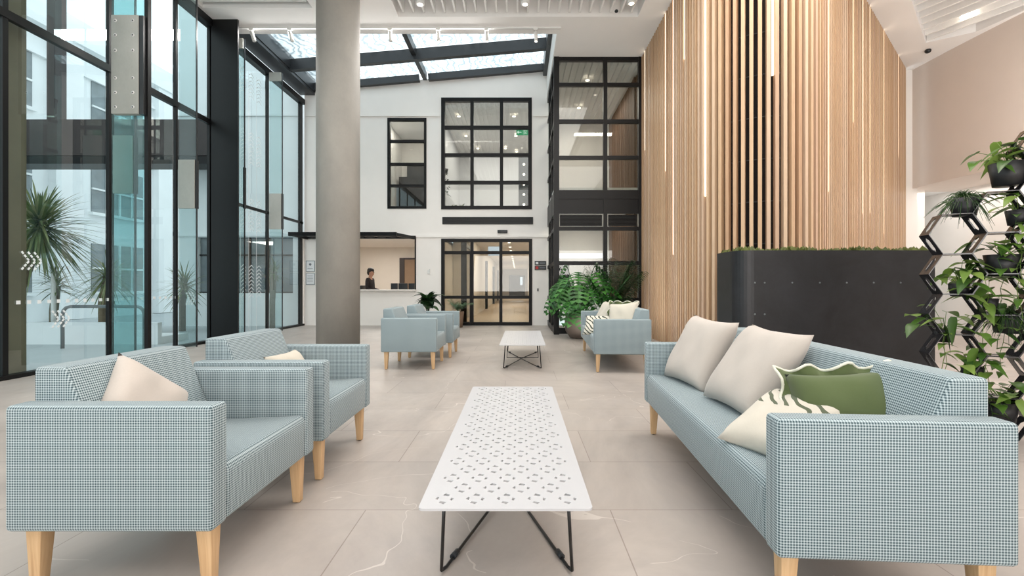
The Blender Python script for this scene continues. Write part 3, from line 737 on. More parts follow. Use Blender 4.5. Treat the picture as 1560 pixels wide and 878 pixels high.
# cushions
def pillow(name, w, h, t, mat, loc, rot, seed=0, ruffle=False, parent=None, n=18):
    rnd = random.Random(seed); mb = MB(); vs = []
    pin = [rnd.uniform(.0, .05) for _ in range(4)]
    for side in (1, -1):
        for j in range(n+1):
            for i in range(n+1):
                u, v = 2*i/n-1, 2*j/n-1
                e = max(0, (1-u**4))*max(0, (1-v**4)); th = t/2*(e**.55)
                sx = 1-.09*(1-v*v)*abs(u)**1.0; sy = 1-.09*(1-u*u)*abs(v)
                wr = .006*math.sin(u*7+seed)*math.cos(v*5+seed*2)*e
                fx = w/2*u*(1-.085*(1-v*v)*(u*u)); fy = h/2*v*(1-.085*(1-u*u)*(v*v))
                vs.append(Vector((fx, fy, side*(th+wr) if e > 0 else 0)))
    m = (n+1)**2; fs = []
    for j in range(n):
        for i in range(n):
            a = j*(n+1)+i; fs.append((a, a+1, a+n+2, a+n+1)); fs.append((m+a, m+a+n+1, m+a+n+2, m+a+1))
    mb.add(vs, fs, True); o = mb.build(name, mat, parent)
    bm = bmesh.new(); bm.from_mesh(o.data); bmesh.ops.remove_doubles(bm, verts=bm.verts, dist=1e-4); bmesh.ops.recalc_face_normals(bm, faces=bm.faces); bm.to_mesh(o.data); bm.free()
    if ruffle:
        K = 96; rim = []; fr1, fr2 = [], []
        for k in range(K):
            q = k/K*4; e = int(q); f = q-e
            P = [(-1+2*f, -1), (1, -1+2*f), (1-2*f, 1), (-1, 1-2*f)][e]
            fx = w/2*P[0]*(1-.085*(1-P[1]**2)*(P[0]**2)); fy = h/2*P[1]*(1-.085*(1-P[0]**2)*(P[1]**2))
            d = Vector((P[0], P[1], 0)).normalized()
            z = .024*math.sin(k*2*PI/8.0)+.006*math.sin(k*1.7); ext = .036+.012*math.sin(k*2*PI/8+1.4)
            fr1.append(Vector((fx, fy, 0))*.985); fr2.append(Vector((fx, fy, 0))+d*ext+Vector((0,0,z)))
        mr = MB(); mr.add(fr1+fr2, [(k, (k+1) % K, K+(k+1) % K, K+k) for k in range(K)], True); rf = mr.build('ruffle', mat, o)
        mt = MB(); mt.tube(fr2+[fr2[0]], .006, 6, False); mt.build('trim', M['piping'], rf)
    if parent is None: o.location = loc; o.rotation_euler = rot
    return o
def basis(xd, yd):   # local x axis, local y axis (approx.) -> euler
    x = Vector(xd).normalized(); z = x.cross(Vector(yd)).normalized(); y = z.cross(x)
    return Matrix(((x.x, y.x, z.x), (x.y, y.y, z.y), (x.z, y.z, z.z))).to_euler()
LEAN = (.62, 0, .78)
tag(pillow('cushion', .50, .50, .17, M['linen'], (1.22, 3.08, .66), basis((.18,-1,-.04), (.45,.08,.86)), 1), 'cream linen cushion at the far end of the near sofa', 'cushion')
tag(pillow('cushion', .52, .52, .18, M['linen'], (1.262, 2.45, .655), basis((.06,-1,-.02), (.56,.0,.8)), 2), 'cream linen cushion in the middle of the near sofa', 'cushion')
tag(pillow('ruffled_cushion', .36, .36, .19, M['greenwool'], (1.29, 1.80, .585), basis((1,-.3,.10), (.08,.4,.8)), 3, True), 'green cushion with wavy cream trimmed ruffle at near end of sofa', 'cushion')
tag(pillow('striped_cushion', .36, .40, .13, M['pattern'], (1.075, 1.83, .545), basis((.42,-.9,.0), (.86,.4,.45)), 4), 'cream cushion with olive stripes slumped beside the green ruffled cushion', 'cushion')
tag(pillow('cushion', .37, .37, .13, M['linen'], (-1.56, 1.90, .585), basis((.25,.72,-.62), (-.28,.75,.62)), 5), 'cream cushion tilted cornerwise on the nearest armchair', 'cushion')
tag(pillow('cushion', .34, .30, .11, M['linen2'], (-1.50, 3.02, .535), basis((.1,1,0), (-.5,0,.65)), 6), 'cream cushion just showing over the arm of the second armchair', 'cushion')
tag(pillow('cushion', .46, .46, .15, M['linen2'], (1.32, 6.95, .655), basis((.2,-1,0), (.4,.0,.8)), 7), 'cream cushion on the far sofa, left of the white one', 'cushion')
tag(pillow('cushion', .44, .44, .15, M['linen2'], (1.42, 6.2, .665), basis((.75,-.6,.1), (.2,.25,.9)), 8), 'pale cushion nearest the near arm of the far sofa', 'cushion')
tag(pillow('printed_cushion', .42, .34, .12, M['pattern2'], (1.12, 6.35, .55), basis((.9,-.35,.0), (.3,.5,.62)), 9), 'dark leaf print cushion lying low on the far sofa', 'cushion')
tag(pillow('ruffled_cushion', .42, .4, .14, M['greenwool'], (1.47, 6.55, .665), basis((.7,-.7,0), (.3,.2,.9)), 10, True), 'green cushion behind the cream ones on the far sofa', 'cushion')

# coffee tables
def star_holes(cx, cy, s=.03):
    out = []
    for k, (L, w) in enumerate(((.62, .36), (.4, .3), (.62, .36), (.4, .3))):
        a = PI/2*k+PI/2; c, sn = math.cos(a), math.sin(a)
        loc = [(s*.62, -s*w), (s*.62+s*L*.5, -s*w*1.35), (s*.62+s*L, s*w*.2), (s*.62+s*L*.2, s*w*.9)]
        out.append([(cx+x*c-y*sn, cy+x*sn+y*c) for x, y in loc])
    return out
def coffee_table():
    r = empty('coffee_table'); w, l, z = .30, .945, .338; rc = .018
    outer = []
    for (cx, cy, a0_) in ((w-rc, l-rc, 0), (-w+rc, l-rc, PI/2), (-w+rc, -l+rc, PI), (w-rc, -l+rc, 1.5*PI)):
        for k in range(5): a = a0_+PI/2*k/4; outer.append((cx+rc*math.cos(a), cy+rc*math.sin(a)))
    # tile the top into strips so every strip has a few holes
    mb = MB(); rows = 21; pitch = .0875; y0 = -l+.075
    cells = []
    edges = [-l+.03]+[y0+pitch*(i+.5) for i in range(rows-1)]+[l-.03]
    for i in range(rows):
        y = y0+pitch*i; hs = []
        xs = [(-.22+.11*k) for k in range(5)] if i % 2 == 0 else [(-.165+.11*k) for k in range(4)]
        for x in xs: hs += star_holes(x, y, .033)
        ya, yb = edges[i], edges[i+1]
        mb.plate([(-w+.02, ya), (w-.02, ya), (w-.02, yb), (-w+.02, yb)], hs, z-.008, z, lambda u, v, t: Vector((u, v, t)))
    inner = [(-w+.02, edges[0]), (w-.02, edges[0]), (w-.02, edges[-1]), (-w+.02, edges[-1])]
    mb.plate(outer, [inner], z-.008, z, lambda u, v, t: Vector((u, v, t)))
    mb.build('tabletop', M['white_metal'], r)
    rr = .0065; fx, fy = .24, .76
    for sx in (-1, 1):
        for sy in (-1, 1):
            mb = MB(); top = (sx*.225, sy*(l-.1), z-.012); f = (sx*.25, sy*fy, .012)
            mb.tube([top, f], rr, 8)
            a = Vector(f); mb.tube([a, a+Vector((-sx*.014, -sy*.03, -.004)), Vector((0, 0, .012+.012*(sx*sy)))], rr, 8)
            lg = mb.build('wire_leg', M['wire'], r)
            mb = MB(); mb.tube([a+Vector((-sx*.03, -sy*.085, -.0)), a+Vector((-sx*.045, -sy*.125, 0))], .0125, 10); mb.build('glide', M['plastic'], lg)
    mb = MB(); mb.tube([(-.225, 0, z-.012), (-.235, 0, .03), (.235, 0, .03), (.225, 0, z-.012)], rr, 8); mb.build('wire_hoop', M['wire'], r)
    mb = MB()
    for sy in (-1, 1): mb.box(-.24, .24, sy*(l-.1)-.01, sy*(l-.1)+.01, z-.014, z-.008)
    mb.build('cross_rail', M['wire'], r)
    return r
ct = coffee_table(); ct.location = (-.045, 2.50, 0)
tag(ct, 'long white perforated coffee table on black wire legs in the foreground', 'coffee table', 'perforated white coffee tables')
copy_tree(ct, None, (.06, 6.81, 0), -.012, 'small looking white coffee table in the distance between far chairs and far sofa')

# ------------------------------------------------------------------ plants
def leaf(mb, base, d, L, W, kind='heart', droop=.3, up=Vector((0,0,1)), n=6):
    d = Vector(d).normalized(); r = d.cross(up)
    if r.length < .1: r = d.cross(Vector((0,1,0)))
    r.normalize(); nrm = r.cross(d).normalized(); base = Vector(base); vs = []; fs = []
    for i in range(n+1):
        t = i/n
        if kind == 'heart': w = W*(math.sin(PI*min(1, (t*.93+.07))**.62)) * (1-.15*t)
        elif kind == 'lance': w = W*math.sin(PI*min(1, t*.97+.03))**.8
        else: w = W*(1-t)**.5*min(1, .4+t*6)
        c = base+d*(L*t)-Vector((0,0,1))*droop*L*t*t
        vs += [c-r*w/2+nrm*w*.14, c, c+r*w/2+nrm*w*.14]
    for i in range(n):
        a = i*3; fs += [(a, a+1, a+4, a+3), (a+1, a+2, a+5, a+4)]
    mb.add(vs, fs, True)
def rdir(el0, el1, rnd=random, az0=0, az1=2*PI):
    a = rnd.uniform(az0, az1); e = math.radians(rnd.uniform(el0, el1)); return Vector((math.cos(a)*math.cos(e), math.sin(a)*math.cos(e), math.sin(e)))
def monstera_leaf(mb, base, d, L, W, roll):
    d = Vector(d).normalized(); up = Vector((0,0,1)); r = d.cross(up)
    if r.length < .1: r = Vector((1,0,0))
    r.normalize(); nrm = r.cross(d).normalized(); q = Matrix.Rotation(roll, 3, d); r = q @ r; nrm = q @ nrm
    K = 6; cp = lambda t: Vector(base)+d*L*t-Vector((0,0,1))*.28*L*t*t
    vs = []; fs = []
    wf = lambda t: W*.5*math.sin(PI*min(1, t*.85+.13))**.6
    for k in range(K):
        t0, t1 = k/K, (k+1)/K
        for sg in (-1, 1):
            n0 = len(vs)
            fwd = d*L*.10
            pts = [cp(t0), cp(t1), cp(t0+.6/K)+r*sg*wf(t0+.5/K)*.5+nrm*.02, cp(t1-.1/K)+r*sg*wf(t1)*.5+nrm*.02,
                   cp(t0+.15/K)+r*sg*wf(t0+.3/K)+fwd*.7-nrm*.02, cp(t0+.8/K)+r*sg*wf(t1)*.98+fwd*1.1-nrm*.02]
            vs += pts
            # root -> mid -> tip
            fs += [(n0, n0+1, n0+3, n0+2), (n0+2, n0+3, n0+5, n0+4)]
    mb.add(vs, fs, True)
def pot(name, mat, parent, prof, soil_r, soil_z):
    mb = MB(); mb.lathe(prof, n=28); o = mb.build(name, mat, parent)
    mb = MB(); mb.lathe([(soil_r, soil_z-.01), (soil_r, soil_z)], n=20); mb.build('soil', M['soil'], parent); return o

# monstera in a round taupe pot
r = empty('potted_monstera', (1.30, 9.62, 0), 0, 'big monstera in a rounded taupe pot left of the far sofa', 'plant')
pot('pot', M['taupe'], r, [(.17, 0), (.22, .02), (.31, .16), (.33, .3), (.31, .46), (.28, .52), (.255, .52), (.25, .45)], .25, .47)
rnd = random.Random(5); mb = MB(); ms = MB()
for i in range(46):
    a = rnd.uniform(0, 2*PI); rad = rnd.uniform(.12, .62); z = rnd.uniform(.62, 1.45)*(1 if rad < .45 else .88)
    tip = Vector((rad*math.cos(a)-.04, rad*math.sin(a)*.8-.05, z))
    tip.z += .12
    ms.tube([(.05*math.cos(a), .05*math.sin(a), .47), (tip.x*.45, tip.y*.45, (z+.5)/2+.12), tip], .008, 5)
    L = rnd.uniform(.30, .46); monstera_leaf(mb, tip, Vector((math.cos(a)*.6, math.sin(a)*.5-.3, -.75+rnd.uniform(-.35, .45))), L, L*1.0, rnd.uniform(-.5, .5))
mb.build('foliage', M['monstera'], r); ms.build('stems', M['leafdark'], r)
# kentia palm
def frond(mb, ms, base, az, L, lean, nl=16, ll=.3, lw=.022):
    pts = []; d = Vector((math.cos(az), math.sin(az), 0))
    for i in range(9):
        t = i/8; pts.append(Vector(base)+d*L*lean*t**1.3+Vector((0,0,1))*L*(t-.42*t*t*lean*1.6))
    ms.tube(pts, [.007-.005*i/8 for i in range(9)], 5)
    side = d.cross(Vector((0,0,1)))
    for i in range(nl):
        t = .3+.7*i/nl; k = min(7, int(t*8)); c = pts[k].lerp(pts[k+1], t*8-k); tan = (pts[k+1]-pts[k]).normalized()
        for sg in (-1, 1):
            leaf(mb, c, (tan*.55+side*sg*.9+Vector((0,0,-.15))), ll*(1.1-.5*abs(t-.6)), lw, 'lance', .45, n=4)
r = empty('potted_palm', (2.06, 9.66, 0), 0, 'dark feathery palm behind the far sofa beside the slat wall', 'plant')
pot('pot', M['pot_black'], r, [(.14, 0), (.2, .3), (.2, .38), (.18, .38), (.18, .33)], .18, .35)
mb, ms = MB(), MB(); rnd = random.Random(8)
for i in range(18):
    frond(mb, ms, (rnd.uniform(-.05, .05), rnd.uniform(-.05, .05), .34), 2*PI*i/13+rnd.uniform(-.2, .2), rnd.uniform(1.35, 1.65), rnd.uniform(.22, .42), 20, .34, .036)
mb.build('foliage', M['leafdark'], r); ms.build('stems', M['leafdark'], r)
# plants by the entrance
r = empty('leafy_plant', (-2.32, 11.6, 0), 0, 'broad dark leaved plant behind the far armchairs, left of the entrance', 'plant')
pot('pot', M['taupe'], r, [(.15, 0), (.2, .3), (.18, .32), (.17, .3)], .17, .3)
mb = MB(); rnd = random.Random(3)
for i in range(34): leaf(mb, (rnd.uniform(-.1, .1), rnd.uniform(-.08, .08), .5+rnd.uniform(0, .3)), rdir(5, 75, rnd), rnd.uniform(.4, .62), .22, 'heart', .55)
for i in range(8): mb.tube([(0,0,.3), (rnd.uniform(-.06,.06), rnd.uniform(-.06,.06), .6)], .01, 5)
mb.build('foliage', M['leafdark'], r)
r = empty('fern_plant', (-1.62, 12.1, 0), 0, 'grey green ferny plant in a tall tan pot at the entrance doors', 'plant')
pot('pot', M['tan_pot'], r, [(.13, 0), (.17, .42), (.155, .43), (.15, .4)], .15, .41)
mb = MB(); ms = MB()
for i in range(18): frond(mb, ms, (0,0,.4), rnd.uniform(0, 2*PI), rnd.uniform(.3, .55), rnd.uniform(.4, .9), 9, .11, .022)
mb.build('foliage', M['fern'], r); ms.build('stems', M['fern'], r)
# plants inside upper window
r = empty('window_plant', (-1.75, 13.2, 3.1), 0, 'bushy green plant at the bottom of the large upper window', 'plant')
pot('pot', M['pot_black'], r, [(.12, 0), (.15, .2), (.14, .2)], .14, .19)
mb = MB()
for i in range(50): leaf(mb, (rnd.uniform(-.25, .25), rnd.uniform(-.1, .1), .2+rnd.uniform(0, .12)), rdir(-10, 60, rnd), .16, .07, 'heart', .4)
mb.build('foliage', M['leaf'], r)
r = empty('hanging_plant', (-2.1, 13.1, 4.35), 0, 'trailing plant hanging at the left of the large upper window', 'plant')
pot('pot', M['pot_black'], r, [(.05, 0), (.08, .12), (.07, .12)], .07, .11)
mb = MB()
for i in range(40):
    z = rnd.uniform(-.65, .15); leaf(mb, (rnd.uniform(-.08, .08), rnd.uniform(-.06, .06), z), rdir(-40, 20, rnd), .1, .06, 'heart', .4)
mb.tube([(-.05,0,.1), (-.07,0,-.6)], .005, 4)
mb.build('foliage', M['leafdark'], r)

# ------------------------------------------------------------------ hexagon trellis with pots
S, DY = .168, .15; HH = S*math.sqrt(3)
TY = 3.27
cells = []
for c, (n0, n1) in enumerate(((0, 5), (0, 6), (0, 7), (0, 8))):
    for j in range(n0, n1):
        x = 1.5*S*c; z = (HH*(j+1) if c % 2 == 0 else HH*(j+.5))+.022
        if c == 3: z = HH*(j+.5)+.022
        cells.append((x, z, c))
PVX, PVA = 3.157, math.radians(20)
tr = empty('plant_trellis', (PVX,TY,0), -PVA, 'black honeycomb metal trellis holding potted plants at the right edge', 'trellis')
for (x, z, c) in cells:
    mb = MB(); vv = [Vector((x+S*.985*math.cos(PI/3*k), 0, z+S*.985*math.sin(PI/3*k))) for k in range(6)]
    for k in range(6):
        a, b = vv[k], vv[(k+1) % 6]; d = (b-a).normalized(); nrm = Vector((-d.z, 0, d.x)); L = (b-a).length
        y0 = 0
        def q(u, w, t): return a+d*u+nrm*t+Vector((0, y0+w, 0))
        rim = .03; ou = [(0, 0), (L, 0), (L, DY), (0, DY)]; ho = [(.045, .05), (L-.045, .05), (L-.02, DY/2), (L-.045, DY-.05), (.045, DY-.05), (.02, DY/2)]
        if k in (1, 4): ho = [(.03, .07), (L-.03, .07), (L-.03, DY-.05), (.03, DY-.05)]
        mb.plate(ou, [ho], -.002, .002, lambda u, v, t: q(u, v, t))
    cell = mb.build('hexagon_cell', M['hexmetal'], tr)
def hexpot(px, py_top, wpx, Y, lab, kind, seed):
    k = (px-CX)/F; Y = (TY+PVX*math.tan(PVA))/(1+k*math.tan(PVA))+.06; c = at(px, py_top, Y); w = wpx*Y/F/2; hgt = w*1.5; rnd = random.Random(seed)
    r = empty('potted_plant', (c.x, c.y+.02, c.z-hgt), 0, lab, 'plant')
    pot('pot', M['pot_black'], r, [(w*.78, 0), (w*1.0, hgt), (w*.92, hgt), (w*.9, hgt*.85)], w*.9, hgt*.9)
    mb, ms = MB(), MB()
    if kind == 'grass':
        for i in range(230):
            d = rdir(15, 85, rnd); L = rnd.uniform(.12, .24); p = Vector((0,0,hgt*.9)); pts = []
            for k in range(5):
                t = k/4; pts.append(p+d*L*t-Vector((0,0,1))*L*.75*t*t*(1 if i % 3 else 1.8))
            mb.tube(pts, [.0028, .0026, .0024, .002, .001], 4, False)
        mb.build('foliage', M['grass'], r)
    else:
        nl, ml = (22, 0) if kind == 'bush' else (14, 2)
        for i in range(nl):
            d = rdir(5, 75, rnd); L = rnd.uniform(.08, .2); tip = Vector((0,0,hgt*.9))+d*L
            ms.tube([(0,0,hgt*.85), tip*.5+Vector((0,0,hgt*.6)), tip], .0022, 4)
            dd = rdir(-35, 25, rnd); dd = (dd+Vector((d.x, d.y, 0))*.8+Vector((0,-.25,0))).normalized()
            leaf(mb, tip, dd, rnd.uniform(.11, .18), rnd.uniform(.065, .105), 'heart', .35, n=7)
        for v in range(ml):
            a = rnd.uniform(PI, 2*PI); p = Vector((w*math.cos(a), w*math.sin(a), hgt)); pts = [p*.6, p+Vector((0,0,.02))]
            n = rnd.randint(6, 11); x, y = p.x, p.y
            for k in range(n):
                x += rnd.uniform(-.035, .03); y -= rnd.uniform(-.005, .012); z = hgt-.07*(k+.5); pts.append(Vector((x, y, z)))
                leaf(mb, pts[-1], (rnd.uniform(-1, 1), -.5, rnd.uniform(-.4, .3)), rnd.uniform(.07, .12), rnd.uniform(.045, .07), 'heart', .4, n=6)
            ms.tube(pts, .0022, 4)
        mb.build('foliage', M['leaf'] if kind != 'dark' else M['leafdark'], r); ms.build('stems', M['leaf'], r)
hexpot(1541, 248, 46, 3.22, 'topmost potted plant with broad leaves on the honeycomb trellis', 'bush', 21)
hexpot(1473, 302, 36, 3.25, 'grassy rush plant in black pot on upper left of the trellis', 'grass', 22)
hexpot(1465, 432, 26, 3.2, 'small black pot with reddish and green leaves at trellis left edge', 'bush', 23)
hexpot(1532, 388, 44, 3.28, 'trailing pothos in black pot in the middle of the trellis', 'vine', 24)
hexpot(1443, 502, 26, 3.2, 'pothos with long drooping leaves against the black planter', 'vine', 25)
hexpot(1540, 478, 40, 3.25, 'grassy plant in the trellis level with the planter, right side', 'grass', 26)
hexpot(1486, 560, 28, 3.25, 'pothos low on the trellis just above the sofa back', 'vine', 27)
hexpot(1527, 612, 44, 3.2, 'lowest potted pothos beside the sofa arm with a yellow green leaf', 'bush', 28)
hexpot(1556, 320, 30, 3.25, 'pothos at the right picture edge under the topmost pot', 'vine', 29)
hexpot(1510, 455, 24, 3.3, 'leafy pothos in the centre of the trellis below the middle pot', 'vine', 30)

# ------------------------------------------------------------------ ceiling fittings
r = empty('lighting_track', (0,0,0), 0, 'long thin white lighting track along the front edge of the skylight', 'track')
mb = MB(); mb.box(XL+.2, .85, 9.12, 9.16, ZC-.03, ZC); mb.build('rail', M['whiteplastic'], r)
names = ['leftmost', 'second from left', 'hidden behind the column', 'first right of the column', 'fourth visible', 'fifth visible', 'rightmost']
for px, lab in ((383, 'leftmost white spotlight on the ceiling track'), (441, 'second white track spotlight, left of the concrete column'), (594, 'track spotlight just right of the concrete column'),
                (667.5, 'track spotlight right of the skylight cross beam'), (741, 'lit track spotlight above the large upper window'), (816, 'rightmost lit track spotlight near the skylight end')):
    x = (px-790)*9.14/F; q = empty('track_spotlight', (x, 9.14, ZC-.03), 0, lab, 'spotlight')
    mb = MB(); mb.box(-.04, .04, -.02, .02, -.03, 0); mb.tube([(0,0,-.03), (0,0,-.07)], .01, 6); mb.build('adapter', M['whiteplastic'], q)
    tl = .25 if px < 500 else .05
    mb = MB(); mb.tube([(0,0,-.06), (tl*.2, .02, -.24)], .035, 16); mb.build('barrel', M['whiteplastic'], q)
    if px > 600:
        mb = MB(); mb.tube([(tl*.2, .02, -.24), (tl*.2, .0205, -.246)], .026, 12); mb.build('lens', M['lamp'], q)
for px, py, lab in ((640, 11, 'left round downlight between the centre ceiling baffles'), (800, 11, 'middle round downlight between the centre ceiling baffles'), (962, 10, 'right round downlight between the centre ceiling baffles'), (444, 0, 'round downlight in the left baffled ceiling bay'),):
    Y = (ZC-H)*F/(436-py)-.1; x = (px-790)*Y/F; q = empty('ceiling_downlight', (x, Y, ZC-.01), 0, lab, 'downlight')
    mb = MB(); mb.lathe([(.05, 0), (.075, 0), (.075, .12), (.05, .12)], n=20); mb.build('rim', M['whiteplastic'], q)
    mb = MB(); mb.lathe([(.048, .0), (.048, .006)], n=16); mb.build('lens', M['lamp'], q)
q = empty('ceiling_downlight', (8.75, 8.85, ZC+.06), 0, 'downlight glowing in the right ceiling bay', 'downlight')
mb = MB(); mb.lathe([(.12, 0), (.12, .01)], n=20); mb.build('lens', M['lamp'], q)
mb = MB(); mb.ball((9.0, 10.0, ZC-.03), .06, .06, .05); tag(mb.build('dome_camera', M['plastic']), 'small dark dome camera on the ceiling at right', 'camera')
mb = MB(); mb.ball((1.85, 8.6, ZC-.0), .035, .035, .03); tag(mb.build('ceiling_sensor', M['plastic']), 'tiny dark sensor by the right end of centre ceiling bay', 'sensor')

# ------------------------------------------------------------------ people
def skin_obj(name, verts, edges, radii, mat, parent=None, sub=2):
    me = bpy.data.meshes.new(name); me.from_pydata(verts, edges, []); o = bpy.data.objects.new(name, me); COL.objects.link(o)
    md = o.modifiers.new('s', 'SKIN'); md.use_smooth_shade = True
    for i, sv in enumerate(me.skin_vertices[0].data):
        rr = radii[i]; sv.radius = rr if isinstance(rr, tuple) else (rr, rr); sv.use_root = (i == 0)
    sb = o.modifiers.new('d', 'SUBSURF'); sb.levels = sub; sb.render_levels = sub
    dg = bpy.context.evaluated_depsgraph_get(); m2 = bpy.data.meshes.new_from_object(o.evaluated_get(dg))
    bpy.data.objects.remove(o); o = bpy.data.objects.new(name, m2); COL.objects.link(o); m2.materials.clear(); m2.materials.append(mat)
    for p in m2.polygons: p.use_smooth = True
    if parent: o.parent = parent
    return o
def person(name, loc, rz, lab, seated=False):
    r = empty(name, loc, rz, lab, 'person'); r.name = 'person'
    dz = 0
    if not seated:
        V = [(0,0,.90), (0,0,1.08), (.01,0,1.25), (.01,0,1.34), (.035,0,1.40)]
        legs = [[(0,s*.085,.86), (.01,s*.09,.46), (-.01,s*.09,.09), (.1,s*.095,.04)] for s in (-1, 1)]
        elb = lambda s: (.02, s*.22, 1.02); wr = lambda s: (.25, s*.13, .975)
    else:
        V = [(0,0,.52), (0,0,.68), (.02,0,.84), (.03,0,.93), (.05,0,.985)]
        legs = [[(.03,s*.085,.53), (.42,s*.1,.53), (.42,s*.1,.1), (.52,s*.1,.05)] for s in (-1, 1)]
        elb = lambda s: (.08, s*.22, .68); wr = lambda s: (.3, s*.14, .76)
    # clothing: torso + arms + legs
    verts = list(V[:4]); rad = [(.13,.15), (.115,.135), (.125,.16), (.06,.07)]; edges = [(0,1), (1,2), (2,3)]
    for s, lg in zip((-1, 1), legs):
        p = 0
        for i, v in enumerate(lg): verts.append(v); rad.append((.085, .06, .048, .045)[i]); edges.append((p, len(verts)-1)); p = len(verts)-1
        p = 2; sh = (V[2][0], s*.17, V[2][2]+.05)
        for i, v in enumerate((sh, elb(s), wr(s))): verts.append(v); rad.append((.06, .045, .033)[i]); edges.append((p, len(verts)-1)); p = len(verts)-1
    # body: one continuous surface, slightly thinner, plus neck, head and hands
    bv = list(V); br = [.09, .08, .09, .05, .052]; be = [(0,1), (1,2), (2,3), (3,4)]
    hx, hz = V[4][0], V[4][2]
    bv.append((hx+.03, 0, hz+.06)); br.append((.07, .062)); be.append((4,5)); bv.append((hx+.025, 0, hz+.13)); br.append((.085, .072)); be.append((5,6)); bv.append((hx+.01, 0, hz+.19)); br.append((.06, .055)); be.append((6,7))
    bv.append((hx+.105, 0, hz+.085)); br.append(.012); be.append((5,8))
    for s in (-1, 1):
        p = 2
        for i, v in enumerate(((V[2][0], s*.16, V[2][2]+.04), elb(s), wr(s))): bv.append(v); br.append((.04, .032, .024)[i]); be.append((p, len(bv)-1)); p = len(bv)-1
        w = Vector(wr(s)); d = (w-Vector(elb(s))).normalized(); pl = w+d*.06; bv.append(tuple(pl)); br.append((.03, .016)); be.append((p, len(bv)-1)); p = len(bv)-1
        for k in range(4):
            f = pl+d*(.055-.006*abs(k-1.5))+Vector((0, (k-1.5)*.02, -.008)); bv.append(tuple(f)); br.append(.009); be.append((p, len(bv)-1))
            g = f+d*.03+Vector((0,0,-.015)); bv.append(tuple(g)); br.append(.008); be.append((len(bv)-2, len(bv)-1))
        th = w+d*.05+Vector((0, -s*.04, -.005)); bv.append(tuple(th)); br.append(.01); be.append((p, len(bv)-1))
    skin_obj('body', bv, be, br, M['skin'], r, 2)
    skin_obj('jumper_and_trousers', verts, edges, rad, M['cloth'], r, 2)
    skin_obj('collar', [(V[3][0], 0, V[3][2]-.01), (V[3][0]+.015, 0, V[3][2]+.045)], [(0,1)], [.066, .06], M['cloth'], r, 1)
    mb = MB(); R = Matrix.Translation((hx-.002, 0, hz+.155)); mb.ball((0,0,.01), .105, .088, .09, M=R); mb.ball((-.045,0,-.05), .065, .078, .085, M=R); mb.build('hair', M['hair'], r)
    mb = MB(); hh = hz+.105
    for s in (-1, 1): mb.ball((hx+.098, s*.028, hh+.005), .008, .012, .007, 8, 6)
    mb.build('eyes', M['hair'], r)
    mb = MB(); mb.ball((hx+.092, 0, hz+.04), .008, .02, .006, 8, 6); mb.build('mouth', plain('lips', (150,90,80), .5), r)
    return r
pp = person('person', (-4.46, 13.62, 0), -.15, 'person in a dark high neck jumper standing behind the reception hatch, looking down')
pp2 = person('person', (-3.16, 14.45, 0), PI, 'dark haired person seated behind the monitors at the hatch edge', True)

# ------------------------------------------------------------------ exterior
mb = MB(); mb.box(-40, XL-.08, -10, 30, -.2, -.02); struct(mb, 'ground', M['ground'])
r = empty('exterior_wing', (0,0,0), 0, 'white rendered building wing outside continuing the back wall', 'building')
mb = MB(); mb.plate(rect(-9.6, XL-.08, -.02, 9.0), [rect(-8.95, -6.3, .9, 2.46)], YB, YB+.3, lambda u, v, t: Vector((u, t, v))); mb.box(-9.6, XL-.1, YB-.04, YB, 2.48, 2.54); mb.box(-9.6, XL-.1, YB-.04, YB, 5.84, 5.9)
mb.build('wall', M['ext_white'], r)
mb = MB(); mb.box(-8.95, -6.3, YB+.1, YB+.14, .9, 2.46); w = mb.build('window', M['ext_glass'], r)
mb = MB()
for x in (-7.55, -7.0): mb.box(x-.03, x+.03, YB+.06, YB+.12, .9, 2.46)
mb.box(-8.95, -6.3, YB+.06, YB+.12, 1.95, 1.99); mb.box(-8.95, -6.3, YB+.06, YB+.12, .88, .94); mb.build('window_bars', M['black'], w)
# heritage facade opposite, slightly turned
r = empty('white_building', (-15.2, 9, 0), -.03, 'old white rendered building with cornice and sash windows across the yard', 'building')
mb = MB(); mb.box(-3, 0, -12, 14, -.02, 10.2); mb.box(0, .35, -12, 14.2, 9.2, 9.45); mb.box(0, .22, -12, 14.1, 9.45, 9.9); mb.box(0, .15, -12, 14, 5.9, 6.05); mb.box(0, .12, -12, 14, 8.3, 8.4)
for y in range(-10, 14, 4): mb.box(0, .25, y-.45, y+.45, 0, 9.2)
mb.build('wall', M['ext_white'], r)
for y in [-8+4*i for i in range(6)]:
    for z in (.9, 3.7, 6.6):
        mb = MB(); mb.box(-.02, .03, y-1.05, y+1.05, z, z+1.7); w = mb.build('window', M['ext_glass'], r)
        mb = MB(); mb.box(.02, .08, y-.03, y+.03, z, z+1.7); mb.box(.02, .08, y-1.05, y+1.05, z+.8, z+.86); mb.box(0, .14, y-1.12, y+1.12, z-.1, z); mb.box(.02, .06, y-.55, y-.5, z, z+1.7); mb.box(.02, .06, y+.5, y+.55, z, z+1.7); mb.build('sash_bars', M['ext_white'], w)
r = empty('grey_tower', (-12.2, 24, 0), 0, 'distant grey and buff office block behind the yard', 'building')
mb = MB(); mb.box(-3.2, .4, 0, 3, -.02, 14); mb.build('wall', M['ext_grey'], r)
for z in range(1, 13, 2):
    mb = MB(); mb.box(-2.9, .1, -.05, 0, z, z+1.1); mb.build('window', M['ext_glass'], r)
